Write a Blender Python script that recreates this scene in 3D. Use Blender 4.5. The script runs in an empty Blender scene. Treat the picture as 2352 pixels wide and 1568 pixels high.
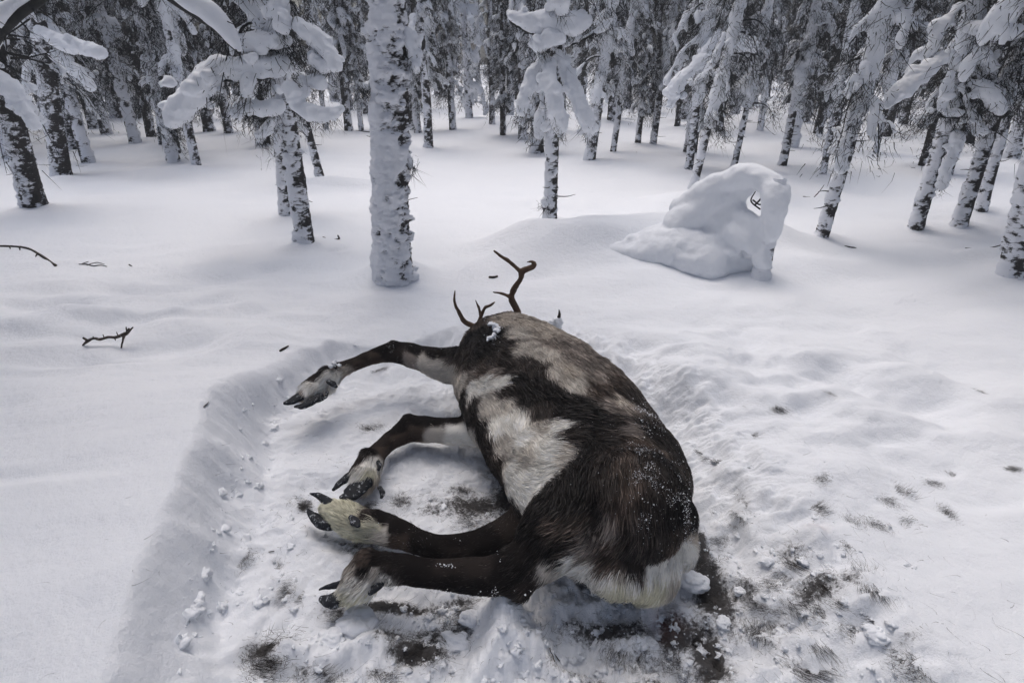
import bpy, math, random
import numpy as np
from mathutils import Vector, Matrix
from mathutils.bvhtree import BVHTree
R = math.radians
random.seed(7)
rng = np.random.default_rng(7)
scene = bpy.context.scene

# ------------------------------------------------------------------ camera
CAMZ, PITCH, FPX = 1.30, 25.0, 1356.0          # FPX: focal length in units of a 2352 px wide frame
cam_data = bpy.data.cameras.new('camera')
cam_data.sensor_width = 36.0
cam_data.lens = FPX / 2352.0 * 36.0
cam_data.clip_start = 0.05
cam_data.clip_end = 600.0
cam = bpy.data.objects.new('camera', cam_data)
scene.collection.objects.link(cam)
cam.location = (0, 0, CAMZ)
cam.rotation_euler = (R(90 - PITCH), 0, 0)
scene.camera = cam
scene.render.resolution_x, scene.render.resolution_y = 1024, 682

# ------------------------------------------------------------------ world, sun, exposure
SUN_EL, SUN_AZ = 68.0, -30.0                      # soft light from beyond the clearing, high up
world = bpy.data.worlds.new('World')
scene.world = world
world.use_nodes = True
nt = world.node_tree
nt.nodes.clear()
w_out = nt.nodes.new('ShaderNodeOutputWorld')
w_bg = nt.nodes.new('ShaderNodeBackground')
w_sky = nt.nodes.new('ShaderNodeTexSky')
w_sky.sky_type = 'NISHITA'
w_sky.sun_disc = False
w_sky.sun_elevation = R(SUN_EL)
w_sky.sun_rotation = R(SUN_AZ)
w_sky.air_density = 1.0
w_sky.dust_density = 6.0
w_sky.ozone_density = 1.0
w_bg.inputs['Strength'].default_value = 0.085
w_mx = nt.nodes.new('ShaderNodeHueSaturation')   # overcast: most of the blue is taken out of the sky
w_mx.inputs['Saturation'].default_value = 1.15
nt.links.new(w_sky.outputs[0], w_mx.inputs['Color'])
nt.links.new(w_mx.outputs[0], w_bg.inputs['Color'])
nt.links.new(w_bg.outputs[0], w_out.inputs['Surface'])
sun_d = bpy.data.lights.new('sun', 'SUN')
sun_d.energy = 1.25
sun_d.angle = R(60)
sun_d.color = (0.95, 0.97, 1.0)
sun = bpy.data.objects.new('sun', sun_d)
scene.collection.objects.link(sun)
sdir = Vector((math.sin(R(SUN_AZ)) * math.cos(R(SUN_EL)), math.cos(R(SUN_AZ)) * math.cos(R(SUN_EL)), math.sin(R(SUN_EL))))
sun.rotation_euler = sdir.to_track_quat('Z', 'Y').to_euler()
scene.view_settings.view_transform = 'Standard'
scene.view_settings.look = 'None'
scene.view_settings.exposure = 0.56
scene.view_settings.gamma = 1.0
scene.render.engine = 'CYCLES'

# ------------------------------------------------------------------ helpers
_cp, _sp = math.cos(R(PITCH)), math.sin(R(PITCH))
def ray(px, py):
    x = (px - 1176.0) / FPX; y = -(py - 784.0) / FPX
    return Vector((x, _cp + y * _sp, -_sp + y * _cp))
def at(px, py, z=0.0):                            # point on the level plane z under that place of the photo
    d = ray(px, py); t = (z - CAMZ) / d.z
    return Vector((0, 0, CAMZ)) + d * t
def aty(px, py, Y):                               # point at distance Y ahead
    d = ray(px, py)
    return Vector((0, 0, CAMZ)) + d * (Y / d.y)
def mpp(p):                                       # metres for one photo pixel at point p
    return (p.y * _cp + (CAMZ - p.z) * _sp) / FPX

_perm = np.random.default_rng(99).permutation(512).astype(np.int64)
_val = np.random.default_rng(98).uniform(-1, 1, 512)
def vnoise(x, y, z):
    xi = np.floor(x).astype(np.int64); yi = np.floor(y).astype(np.int64); zi = np.floor(z).astype(np.int64)
    xf = x - xi; yf = y - yi; zf = z - zi
    u = xf * xf * xf * (xf * (xf * 6 - 15) + 10); v = yf * yf * yf * (yf * (yf * 6 - 15) + 10); w = zf * zf * zf * (zf * (zf * 6 - 15) + 10)
    def h(a, b, c):
        return _val[_perm[(_perm[(_perm[a & 511] + b) & 511] + c) & 511]]
    r = 0
    for dx, wx in ((0, 1 - u), (1, u)):
        for dy, wy in ((0, 1 - v), (1, v)):
            for dz, wz in ((0, 1 - w), (1, w)):
                r = r + wx * wy * wz * h(xi + dx, yi + dy, zi + dz)
    return r
def fbm(x, y, z, octv=3, gain=0.5):
    r = 0; a = 1.0; f = 1.0; s = 0
    for i in range(octv):
        r = r + a * vnoise(x * f + 17.3 * i, y * f + 9.1 * i, z * f + 4.7 * i); s += a; a *= gain; f *= 2.03
    return r / s
def sstep(a, b, x):
    t = np.clip((x - a) / (b - a), 0, 1); return t * t * (3 - 2 * t)

def mesh_np(name, V, Q, smooth=True, cols=None, attrs=None):
    me = bpy.data.meshes.new(name)
    V = np.asarray(V, dtype=np.float32); Q = np.asarray(Q, dtype=np.int32)
    k = Q.shape[1]
    me.vertices.add(len(V)); me.vertices.foreach_set('co', V.ravel())
    me.loops.add(Q.size); me.loops.foreach_set('vertex_index', Q.ravel())
    me.polygons.add(len(Q)); me.polygons.foreach_set('loop_start', np.arange(0, Q.size, k, dtype=np.int32))
    me.polygons.foreach_set('use_smooth', np.full(len(Q), smooth, dtype=bool))
    me.update(calc_edges=True)
    if cols is not None:
        a = me.color_attributes.new('coat', 'FLOAT_COLOR', 'POINT')
        c = np.ones((len(V), 4), dtype=np.float32); c[:, :3] = cols
        a.data.foreach_set('color', c.ravel())
    if attrs:
        for n, d in attrs.items():
            a = me.attributes.new(n, 'FLOAT', 'POINT'); a.data.foreach_set('value', np.asarray(d, dtype=np.float32))
    return me
def obj(name, me, mat=None, parent=None, label=None, cat=None, group=None, kind=None, loc=None):
    o = bpy.data.objects.new(name, me); scene.collection.objects.link(o)
    if mat is not None and me is not None and not len(me.materials): me.materials.append(mat)
    if parent is not None: o.parent = parent
    if loc is not None: o.location = loc
    if label: o['label'] = label
    if cat: o['category'] = cat
    if group: o['group'] = group
    if kind: o['kind'] = kind
    return o

class Acc:                                        # collects quads and triangles-as-quads
    def __init__(s): s.V = []; s.Q = []; s.n = 0; s.A = []
    def add(s, V, Q, a=None):
        V = np.asarray(V, dtype=float); s.V.append(V); s.Q.append(np.asarray(Q, dtype=np.int64) + s.n); s.n += len(V)
        s.A.append(np.zeros(len(V)) if a is None else a)
    def mesh(s, name, smooth=True, attrs=None): return mesh_np(name, np.vstack(s.V), np.vstack(s.Q), smooth, attrs=attrs)
    def verts(s): return np.vstack(s.V)

def catmull(P, n):
    P = np.asarray(P, dtype=float)
    if len(P) == 2:
        t = np.linspace(0, 1, n)[:, None]; return P[0] * (1 - t) + P[1] * t
    E = np.vstack([2 * P[0] - P[1], P, 2 * P[-1] - P[-2]])
    u = np.linspace(0, len(P) - 1 - 1e-6, n); i = u.astype(int); t = (u - i)[:, None]
    a, b, c, d = E[i], E[i + 1], E[i + 2], E[i + 3]
    return 0.5 * ((2 * b) + (c - a) * t + (2 * a - 5 * b + 4 * c - d) * t ** 2 + (3 * b - a - 3 * c + d) * t ** 3)
def loft(path, ru, rv=None, n=24, k=12, cap=True, up=(0, 0, 1), resample=True):
    """tube along path; ru across, rv along the up side. rounded ends."""
    path = np.asarray(path, dtype=float); ru = np.asarray(ru, dtype=float)
    rv = ru if rv is None else np.asarray(rv, dtype=float)
    if resample:
        m = np.hstack([path, ru[:, None], rv[:, None]]); m = catmull(m, n); path, ru, rv = m[:, :3], np.maximum(m[:, 3], 1e-4), np.maximum(m[:, 4], 1e-4)
    T = np.gradient(path, axis=0); T /= np.linalg.norm(T, axis=1)[:, None] + 1e-9
    if cap:
        def capit(p, t, a, b, sgn):
            th = np.array([15, 35, 55, 75, 88]) * math.pi / 180
            off = np.sin(th)[:, None] * t[None] * min(a, b) * sgn
            return p + off, np.cos(th) * a, np.cos(th) * b
        p1, a1, b1 = capit(path[-1], T[-1], ru[-1], rv[-1], 1); p0, a0, b0 = capit(path[0], T[0], ru[0], rv[0], -1)
        path = np.vstack([p0[::-1], path, p1]); ru = np.concatenate([a0[::-1], ru, a1]); rv = np.concatenate([b0[::-1], rv, b1])
        T = np.vstack([np.repeat(T[:1], 5, 0), T, np.repeat(T[-1:], 5, 0)])
    U = np.array(up, dtype=float)
    S = np.cross(T, U); L = np.linalg.norm(S, axis=1)
    bad = L < 0.15
    S[bad] = np.cross(T[bad], np.array([0.3, 1, 0.1])); S /= np.linalg.norm(S, axis=1)[:, None]
    for i in range(1, len(S)):
        if S[i] @ S[i - 1] < 0: S[i] = -S[i]
    N = np.cross(S, T)
    ang = np.arange(k) * 2 * math.pi / k
    V = path[:, None] + S[:, None] * (ru[:, None, None] * np.cos(ang)[None, :, None]) + N[:, None] * (rv[:, None, None] * np.sin(ang)[None, :, None])
    m = len(path); V = V.reshape(-1, 3)
    i = np.arange(m - 1)[:, None] * k; j = np.arange(k)[None]; j2 = (j + 1) % k
    Q = np.stack([i + j, i + j2, i + k + j2, i + k + j], -1).reshape(-1, 4)
    V = np.vstack([V, path[0], path[-1]]); a, b = len(V) - 2, len(V) - 1
    jj = np.arange(0, k, 2)
    Q = np.vstack([Q, np.stack([np.full(len(jj), a), (jj + 2) % k, jj + 1, jj], -1), np.stack([np.full(len(jj), b), (m - 1) * k + jj, (m - 1) * k + jj + 1, (m - 1) * k + (jj + 2) % k], -1)])
    return V, Q
def ribbons(root, d, L, W, bend, S=3, c0=None, c1=None, tip=0.15):
    """many thin tapering blades as one quad mesh"""
    N = len(root)
    t = np.linspace(0, 1, S + 1)
    C = root[:, None] + d[:, None] * (L[:, None, None] * t[None, :, None]) + bend[:, None] * (t[None, :, None] ** 2) * L[:, None, None]
    rv = rng.normal(size=(N, 3)); side = np.cross(d, rv); side /= np.linalg.norm(side, axis=1)[:, None] + 1e-9
    w = W[:, None] * (1 - (1 - tip) * t[None] ** 1.5) * 0.5
    V = np.stack([C - side[:, None] * w[..., None], C + side[:, None] * w[..., None]], 2).reshape(-1, 3)
    b = (np.arange(N) * 2 * (S + 1))[:, None] + (np.arange(S) * 2)[None]
    Q = np.stack([b, b + 1, b + 3, b + 2], -1).reshape(-1, 4)
    cols = None
    if c0 is not None:
        cc = c0[:, None] * (1 - t[None, :, None]) + c1[:, None] * t[None, :, None]
        cols = np.repeat(cc[:, :, None], 2, 2).reshape(-1, 3)
    return V, Q, cols
def remesh(V, Q, voxel, smooth=4, fac=0.5):
    me = mesh_np('tmp', V, Q); o = bpy.data.objects.new('tmp', me); scene.collection.objects.link(o)
    m = o.modifiers.new('r', 'REMESH'); m.mode = 'VOXEL'; m.voxel_size = voxel; m.use_smooth_shade = True
    if smooth:
        s = o.modifiers.new('s', 'SMOOTH'); s.factor = fac; s.iterations = smooth
    dg = bpy.context.evaluated_depsgraph_get()
    res = bpy.data.meshes.new_from_object(o.evaluated_get(dg), depsgraph=dg)
    bpy.data.objects.remove(o); bpy.data.meshes.remove(me)
    n = len(res.vertices); co = np.empty(n * 3, dtype=np.float32); res.vertices.foreach_get('co', co)
    return res, co.reshape(-1, 3).astype(float)
def disp_mesh(me, co, amp, freq, seed=0.0, octv=2):
    no = np.empty(len(co) * 3, dtype=np.float32); me.vertices.foreach_get('normal', no); no = no.reshape(-1, 3)
    co2 = co + no * (amp * fbm(co[:, 0] * freq + seed, co[:, 1] * freq, co[:, 2] * freq, octv))[:, None]
    me.vertices.foreach_set('co', co2.astype(np.float32).ravel()); me.update(); return co2

# ------------------------------------------------------------------ materials
def mat_new(name):
    m = bpy.data.materials.new(name); m.use_nodes = True
    b = m.node_tree.nodes['Principled BSDF']; return m, m.node_tree, b
def nd(t, typ, **kw):
    n = t.nodes.new(typ)
    for k, v in kw.items():
        if k in n.inputs.keys(): n.inputs[k].default_value = v
        else: setattr(n, k, v)
    return n
SNOWC = (0.83, 0.855, 0.90, 1)
def m_snow(name, grain=1.0, dirt=False):
    m, t, b = mat_new(name)
    b.inputs['Base Color'].default_value = SNOWC
    b.inputs['Roughness'].default_value = 0.75
    b.inputs['Specular IOR Level'].default_value = 0.15
    tc = nd(t, 'ShaderNodeTexCoord')
    n1 = nd(t, 'ShaderNodeTexNoise', Scale=230.0, Detail=4.0, Roughness=0.7); n2 = nd(t, 'ShaderNodeTexNoise', Scale=28.0, Detail=5.0, Roughness=0.6)
    t.links.new(tc.outputs['Object'], n1.inputs['Vector']); t.links.new(tc.outputs['Object'], n2.inputs['Vector'])
    b1 = nd(t, 'ShaderNodeBump', Strength=0.30 * grain, Distance=0.004); b2 = nd(t, 'ShaderNodeBump', Strength=0.28 * grain, Distance=0.015)
    t.links.new(n1.outputs[0], b1.inputs['Height']); t.links.new(n2.outputs[0], b2.inputs['Height'])
    t.links.new(b2.outputs[0], b1.inputs['Normal']); t.links.new(b1.outputs[0], b.inputs['Normal'])
    if dirt:
        a = nd(t, 'ShaderNodeAttribute', attribute_name='dirt')
        n3 = nd(t, 'ShaderNodeTexNoise', Scale=62.0, Detail=9.0, Roughness=0.82); t.links.new(tc.outputs['Object'], n3.inputs['Vector'])
        # threshold: more dirt lets more of the noise through
        ad = nd(t, 'ShaderNodeMath', operation='ADD'); t.links.new(a.outputs['Fac'], ad.inputs[0]); t.links.new(n3.outputs[0], ad.inputs[1])
        mr = nd(t, 'ShaderNodeMapRange'); mr.inputs['From Min'].default_value = 0.80; mr.inputs['From Max'].default_value = 0.96
        mr.inputs['To Max'].default_value = 0.92
        t.links.new(ad.outputs[0], mr.inputs['Value'])
        mr2 = nd(t, 'ShaderNodeMapRange'); mr2.inputs['From Max'].default_value = 1.0; mr2.inputs['To Max'].default_value = 0.38
        t.links.new(a.outputs['Fac'], mr2.inputs['Value'])
        mx = nd(t, 'ShaderNodeMix', data_type='RGBA'); mx.inputs[6].default_value = SNOWC; mx.inputs[7].default_value = (0.22, 0.20, 0.19, 1)
        t.links.new(mr2.outputs[0], mx.inputs[0])
        mx2 = nd(t, 'ShaderNodeMix', data_type='RGBA'); mx2.inputs[7].default_value = (0.020, 0.016, 0.014, 1)
        t.links.new(mr.outputs[0], mx2.inputs[0]); t.links.new(mx.outputs[2], mx2.inputs[6])
        # blood tint
        a2 = nd(t, 'ShaderNodeAttribute', attribute_name='blood')
        mx3 = nd(t, 'ShaderNodeMix', data_type='RGBA'); mx3.inputs[7].default_value = (0.20, 0.05, 0.035, 1)
        t.links.new(a2.outputs['Fac'], mx3.inputs[0]); t.links.new(mx2.outputs[2], mx3.inputs[6])
        t.links.new(mx3.outputs[2], b.inputs['Base Color'])
    return m
M_GROUND = m_snow('snow_cover', 1.9, True)
M_SNOW = m_snow('snow_clump', 1.3)
def m_bark():
    m, t, b = mat_new('snowy_bark')
    tc = nd(t, 'ShaderNodeTexCoord'); at_ = nd(t, 'ShaderNodeAttribute', attribute_name='snow')
    mp = nd(t, 'ShaderNodeMapping'); mp.inputs['Scale'].default_value = (17, 17, 44); t.links.new(tc.outputs['Object'], mp.inputs['Vector'])
    n1 = nd(t, 'ShaderNodeTexNoise', Scale=1.0, Detail=7.0, Roughness=0.68, Distortion=0.6); t.links.new(mp.outputs[0], n1.inputs['Vector'])
    ad = nd(t, 'ShaderNodeMath', operation='ADD'); t.links.new(at_.outputs['Fac'], ad.inputs[0]); t.links.new(n1.outputs[0], ad.inputs[1])
    mr = nd(t, 'ShaderNodeMapRange'); mr.inputs['From Min'].default_value = 0.95; mr.inputs['From Max'].default_value = 1.07
    t.links.new(ad.outputs[0], mr.inputs['Value'])
    n2 = nd(t, 'ShaderNodeTexNoise', Scale=60.0, Detail=3.0); t.links.new(tc.outputs['Object'], n2.inputs['Vector'])
    cr = nd(t, 'ShaderNodeMix', data_type='RGBA'); cr.inputs[6].default_value = (0.012, 0.012, 0.013, 1); cr.inputs[7].default_value = (0.085, 0.08, 0.078, 1)
    t.links.new(n2.outputs[0], cr.inputs[0])
    mx = nd(t, 'ShaderNodeMix', data_type='RGBA'); mx.inputs[7].default_value = (0.78, 0.80, 0.85, 1)
    t.links.new(mr.outputs[0], mx.inputs[0]); t.links.new(cr.outputs[2], mx.inputs[6]); t.links.new(mx.outputs[2], b.inputs['Base Color'])
    b.inputs['Roughness'].default_value = 0.85; b.inputs['Specular IOR Level'].default_value = 0.1
    bp = nd(t, 'ShaderNodeBump', Strength=0.7, Distance=0.012); t.links.new(ad.outputs[0], bp.inputs['Height']); t.links.new(bp.outputs[0], b.inputs['Normal'])
    return m
M_BARK = m_bark()
def m_plain(name, col, rough=0.7, scale=80.0, var=0.5, bump=0.3, spec=0.2):
    m, t, b = mat_new(name)
    tc = nd(t, 'ShaderNodeTexCoord'); n = nd(t, 'ShaderNodeTexNoise', Scale=scale, Detail=5.0, Roughness=0.65); t.links.new(tc.outputs['Object'], n.inputs['Vector'])
    mx = nd(t, 'ShaderNodeMix', data_type='RGBA'); mx.inputs[6].default_value = (*[c * (1 - var) for c in col], 1); mx.inputs[7].default_value = (*[min(1, c * (1 + var)) for c in col], 1)
    t.links.new(n.outputs[0], mx.inputs[0]); t.links.new(mx.outputs[2], b.inputs['Base Color'])
    bp = nd(t, 'ShaderNodeBump', Strength=bump, Distance=0.003); t.links.new(n.outputs[0], bp.inputs['Height']); t.links.new(bp.outputs[0], b.inputs['Normal'])
    b.inputs['Roughness'].default_value = rough; b.inputs['Specular IOR Level'].default_value = spec
    return m
M_NEEDLE = m_plain('dark_twigs', (0.035, 0.036, 0.036), 0.8, 30, 0.6, 0.0)
M_TWIG = m_plain('twig_wood', (0.035, 0.026, 0.022), 0.75, 120, 0.6, 0.4)
M_HAIR = m_plain('loose_hair', (0.026, 0.021, 0.019), 0.55, 60, 0.5, 0.0, 0.3)
def m_frosted(name, col, amount, scale=60.0):     # horn or antler with rime sitting on it in patches
    m, t, b = mat_new(name)
    tc = nd(t, 'ShaderNodeTexCoord'); n = nd(t, 'ShaderNodeTexNoise', Scale=scale, Detail=6.0, Roughness=0.7); t.links.new(tc.outputs['Object'], n.inputs['Vector'])
    n2 = nd(t, 'ShaderNodeTexNoise', Scale=25.0, Detail=4.0); t.links.new(tc.outputs['Object'], n2.inputs['Vector'])
    mr = nd(t, 'ShaderNodeMapRange'); mr.inputs['From Min'].default_value = amount; mr.inputs['From Max'].default_value = amount + 0.16; t.links.new(n.outputs[0], mr.inputs['Value'])
    c = nd(t, 'ShaderNodeMix', data_type='RGBA'); c.inputs[6].default_value = (*[k * 0.4 for k in col], 1); c.inputs[7].default_value = (*[k * 1.5 for k in col], 1); t.links.new(n2.outputs[0], c.inputs[0])
    mx = nd(t, 'ShaderNodeMix', data_type='RGBA'); mx.inputs[7].default_value = (0.6, 0.63, 0.68, 1); t.links.new(mr.outputs[0], mx.inputs[0]); t.links.new(c.outputs[2], mx.inputs[6])
    t.links.new(mx.outputs[2], b.inputs['Base Color']); b.inputs['Roughness'].default_value = 0.7; b.inputs['Specular IOR Level'].default_value = 0.2
    bp = nd(t, 'ShaderNodeBump', Strength=0.9, Distance=0.002); t.links.new(n2.outputs[0], bp.inputs['Height']); t.links.new(bp.outputs[0], b.inputs['Normal'])
    return m
M_ANTLER = m_frosted('antler_bone', (0.10, 0.062, 0.040), 0.66, 40)
M_HOOF = m_frosted('hoof_horn', (0.016, 0.018, 0.023), 0.56, 80)
def m_coat(name, rough, spec):
    m, t, b = mat_new(name)
    a = nd(t, 'ShaderNodeAttribute', attribute_name='coat'); t.links.new(a.outputs['Color'], b.inputs['Base Color'])
    b.inputs['Roughness'].default_value = rough; b.inputs['Specular IOR Level'].default_value = spec
    return m
M_SKIN = m_coat('hide', 0.9, 0.05)
M_FUR = m_coat('fur_strands', 0.55, 0.25)

# ------------------------------------------------------------------ snow ground
def poly_sdf(x, y, P):                            # signed distance, negative inside
    P = np.asarray(P); d = np.full(x.shape, 1e9); ins = np.zeros(x.shape, dtype=bool)
    for i in range(len(P)):
        a = P[i]; b = P[(i + 1) % len(P)]; e = b - a
        t = np.clip(((x - a[0]) * e[0] + (y - a[1]) * e[1]) / (e @ e), 0, 1)
        d = np.minimum(d, np.hypot(x - a[0] - t * e[0], y - a[1] - t * e[1]))
        c = ((a[1] <= y) & (b[1] > y)) | ((b[1] <= y) & (a[1] > y))
        with np.errstate(divide='ignore', invalid='ignore'):
            xi = a[0] + (y - a[1]) / (b[1] - a[1] + 1e-12) * e[0]
        ins ^= c & (x < xi)
    return np.where(ins, -d, d)
def seg_dist(x, y, pts):
    d = np.full(x.shape, 1e9)
    for a, b in zip(pts[:-1], pts[1:]):
        a = np.array(a[:2]); b = np.array(b[:2]); e = b - a
        t = np.clip(((x - a[0]) * e[0] + (y - a[1]) * e[1]) / (e @ e + 1e-12), 0, 1)
        d = np.minimum(d, np.hypot(x - a[0] - t * e[0], y - a[1] - t * e[1]))
    return d
def pxs(L, z=0.0): return [at(p[0], p[1], z) for p in L]
PIT = [(p.x, p.y) for p in pxs([(640, 815), (560, 880), (505, 960), (490, 1060), (452, 1160), (415, 1240), (385, 1330), (350, 1440), (325, 1567)], 0.08)]
PIT += [(-0.75, 0.35), (0.5, 0.2), (1.15, 0.55)]
PIT += [(p.x, p.y) for p in pxs([(1950, 1250), (1800, 1050), (1640, 900), (1450, 780), (1250, 725), (1060, 740), (900, 775), (760, 775)], 0.0)]
PIT_DEPTH = 0.125
# hollows and mounds: (px, py, radius x, radius y, height)
BUMPS = [(700, 556, .17, .15, .05), (78, 472, .17, .15, .05), (143, 406, .17, .15, .05), (1264, 518, .17, .15, .05), (1887, 546, .17, .15, .05), (2104, 526, .17, .15, .05), (2204, 521, .17, .15, .05), (2322, 632, .17, .15, .05), (452, 380, .17, .15, .05), (2254, 486, .17, .15, .05), (310, 660, .30, .10, -.08), (180, 690, .16, .09, -.06), (80, 700, .20, .10, -.07), (60, 780, .25, .12, -.06), (250, 830, .22, .08, -.07), (912, 628, .20, .15, .10), (500, 700, .2, .08, -.04), (380, 720, .15, .05, .03), (560, 1180, .05, .12, -.03), (500, 1350, .06, .12, -.03), (600, 1000, .06, .1, -.025), (470, 1260, .05, .07, .025), (540, 1060, .05, .06, .02), (160, 850, .3, .06, .03),
 (520, 640, .22, .12, -.05), (610, 620, .12, .08, -.04), (420, 790, .22, .12, -.05), (1290, 560, .10, .13, -.06), (1240, 640, .10, .06, -.015),
 (1340, 480, .30, .25, -.03), (1680, 600, .12, .06, -.13), (1590, 600, .05, .05, -.05), (1560, 600, .09, .06, -.05), (1400, 590, .3, .1, .04),
 (1700, 480, .5, .3, .08), (1990, 430, .4, .5, -.08), (1700, 300, 1.2, .9, .3), (1780, 300, .6, .6, .2), (1300, 290, 1.5, .8, .2), (1080, 250, 2.2, 1.6, .45), (400, 390, .8, .4, .08), (470, 250, 2.4, 1.5, .35),
 (1480, 790, .10, .07, -.04), (1440, 830, .1, .06, -.04), (1560, 800, .12, .08, -.05), (1640, 850, .20, .10, -.06), (1760, 870, .16, .05, .035), (1850, 930, .14, .10, -.04), (1900, 1000, .12, .06, .03),
 (1930, 890, .2, .12, -.03), (2190, 985, .09, .07, -.05), (2130, 930, .2, .12, -.05), (2100, 870, .12, .10, .03), (2250, 1000, .2, .12, .03), (2030, 1010, .10, .05, -.03), (1760, 1075, .16, .08, -.02), (1690, 1170, .03, .12, -.035),
 (2300, 1155, .10, .05, -.03), (2330, 1180, .12, .06, .02), (60, 1140, .35, .05, -.02), (180, 1150, .3, .10, .015), (700, 800, .12, .05, .02), (690, 570, .14, .08, .04), (765, 570, .09, .05, -.05), (910, 640, .28, .16, .07), (870, 690, .3, .12, .02),
 (1060, 1060, .22, .08, -.015), (1000, 870, .2, .1, -.02), (2230, 590, .5, .12, .06), (1755, 640, .13, .11, .06), (1265, 515, .2, .12, .03), (150, 600, .3, .1, .02),
 (2060, 1450, .2, .2, .03), (700, 440, .35, .2, .05), (780, 430, .7, .10, .12), (1850, 620, .5, .15, .03), (2150, 450, .3, .1, .05)]
RIDGES = [([(1240, 580), (1400, 572), (1520, 566), (1650, 560), (1715, 562)], .40, .24), ([(1560, 470), (1650, 470)], .35, .12), ([(1155, 1385), (1150, 1440), (1100, 1510), (1010, 1600)], .045, .075), ([(1160, 1400), (1180, 1480), (1160, 1600)], .07, .05), ([(790, 1465), (850, 1440), (930, 1430)], .03, .035), ([(640, 1330), (600, 1420), (550, 1500)], .012, -.02),
 ([(700, 1300), (660, 1400), (640, 1450)], .010, -.012), ([(530, 960), (510, 1100), (520, 1200)], .012, -.012), ([(620, 960), (600, 1120), (590, 1250)], .02, -.012),
 ([(780, 1480), (700, 1490), (640, 1470)], .03, .03), ([(1180, 1400), (1250, 1480), (1330, 1560)], .06, .03), ([(1530, 1400), (1560, 1470), (1570, 1600)], .025, -.035)]
def H(x, y):
    x = np.asarray(x, dtype=float); y = np.asarray(y, dtype=float)
    far = sstep(3, 14, np.hypot(x, y))
    h = 0.03 * fbm(x * .8 + 3, y * .8, x * 0, 3) + far * (0.16 * fbm(x * .22, y * .22 + 5, x * 0, 3)) + sstep(12, 60, y) * 1.3
    h = h + 0.0035 * fbm(x * 9, y * 17, x * 0 + 31, 3) * sstep(7, 3, y) + 0.020 * fbm(x * 2.2, y * 4.0, x * 0 + 3, 3) + .035 * fbm(x * 1.3 + 8, y * 2.4, x * 0 + 13, 2) * sstep(6, 3.5, y)
    m = (np.abs(x) < 5) & (y > -1) & (y < 8)
    xs, ys = x[m], y[m]
    s = poly_sdf(xs + .028 * fbm(xs * 5, ys * 5, xs * 0, 4), ys + .028 * fbm(xs * 5 + 9, ys * 5, xs * 0, 4), PIT)
    soft = sstep(-0.5, 0.25, xs + 0.15 * (ys - 2.2))          # sharp bank on the left, gentle on the right and beyond
    w0 = (0.18 + .16 * fbm(xs * 2.6, ys * 2.6, xs * 0 + 6, 3)) * (1 - soft) + 0.46 * soft
    tt_ = np.clip(-s / (w0 * 1.25), 0, 1); dep = soft * sstep(0.02, -1, s / w0) + (1 - soft) * (1 - (1 - tt_) ** 2.4)
    dep = np.where(s > 0, 0, dep)
    lip = 0.045 * np.where(s > 0, np.exp(-(s / .30) ** 2), dep * 0 + np.exp(-(s / .05) ** 2)) * (1 - soft) * sstep(2.7, 2.0, ys)
    dist_ = sstep(0.05, -0.10, s)
    h[m] += -PIT_DEPTH * dep + lip
    lump = np.abs(fbm(xs * 11, ys * 11, xs * 0 + 1, 4))
    h[m] += dist_ * (0.016 + 0.016 * sstep(-.2, .5, xs) + 0.018 * sstep(1.6, .8, ys)) * (1.5 * fbm(xs * 13, ys * 13, xs * 0, 4, .6) - lump * 0.8)
    h[m] += dist_ * 0.030 * fbm(xs * 4.5, ys * 4.5, xs * 0 + 8, 3)
    # crumbly broken snow in the trampled zone below and right of the animal
    cz = np.exp(-(((xs - .35) / .85) ** 2 + ((ys - .95) / .55) ** 2) * 1.0)
    h[m] += cz * 0.018 * np.abs(fbm(xs * 30, ys * 30, xs * 0 + 2, 3, .6))
    zr = np.exp(-(((xs - 1.2) / .9) ** 2 + ((ys - 2.3) / .7) ** 2))
    h[m] += zr * 0.12 * fbm(xs * 3.4 + 4, ys * 4.2, xs * 0 + 5, 3)
    zl = np.exp(-(((xs + 2.2) / 1.2) ** 2 + ((ys - 3.1) / .7) ** 2))
    h[m] += zl * 0.10 * fbm(xs * 2.4 + 4, ys * 3.6, xs * 0 + 9, 3)
    # scooped left bank
    h[m] += 0.085 * (1 - soft) * sstep(3.0, 2.1, ys) * sstep(-2.6, -1.5, xs) * sstep(-.02, .06, s)
    bk = np.exp(-((s + .06) / .10) ** 2) * (1 - soft)
    h[m] += bk * 0.007 * (fbm(xs * 24, ys * 24, xs * 0 + 22, 4, .6) - .5 * np.abs(fbm(xs * 12, ys * 12, xs * 0 + 2, 2)))
    h[m] += bk * 0.030 * fbm(xs * 8, ys * 5, xs * 0 + 12, 3)
    for px, py, rx, ry, a in BUMPS:
        p = at(px, py, 0.0)
        q = ((x - p.x) / rx) ** 2 + ((y - p.y) / ry) ** 2
        h = h + a * np.exp(-q * 1.1)
    for L, w, a in RIDGES:
        pts = pxs(L, -0.05 if a < .2 and a != .12 else 0); d = seg_dist(xs, ys, pts)
        h[m] += a * np.exp(-(d / w) ** 2)
    return h
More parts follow.
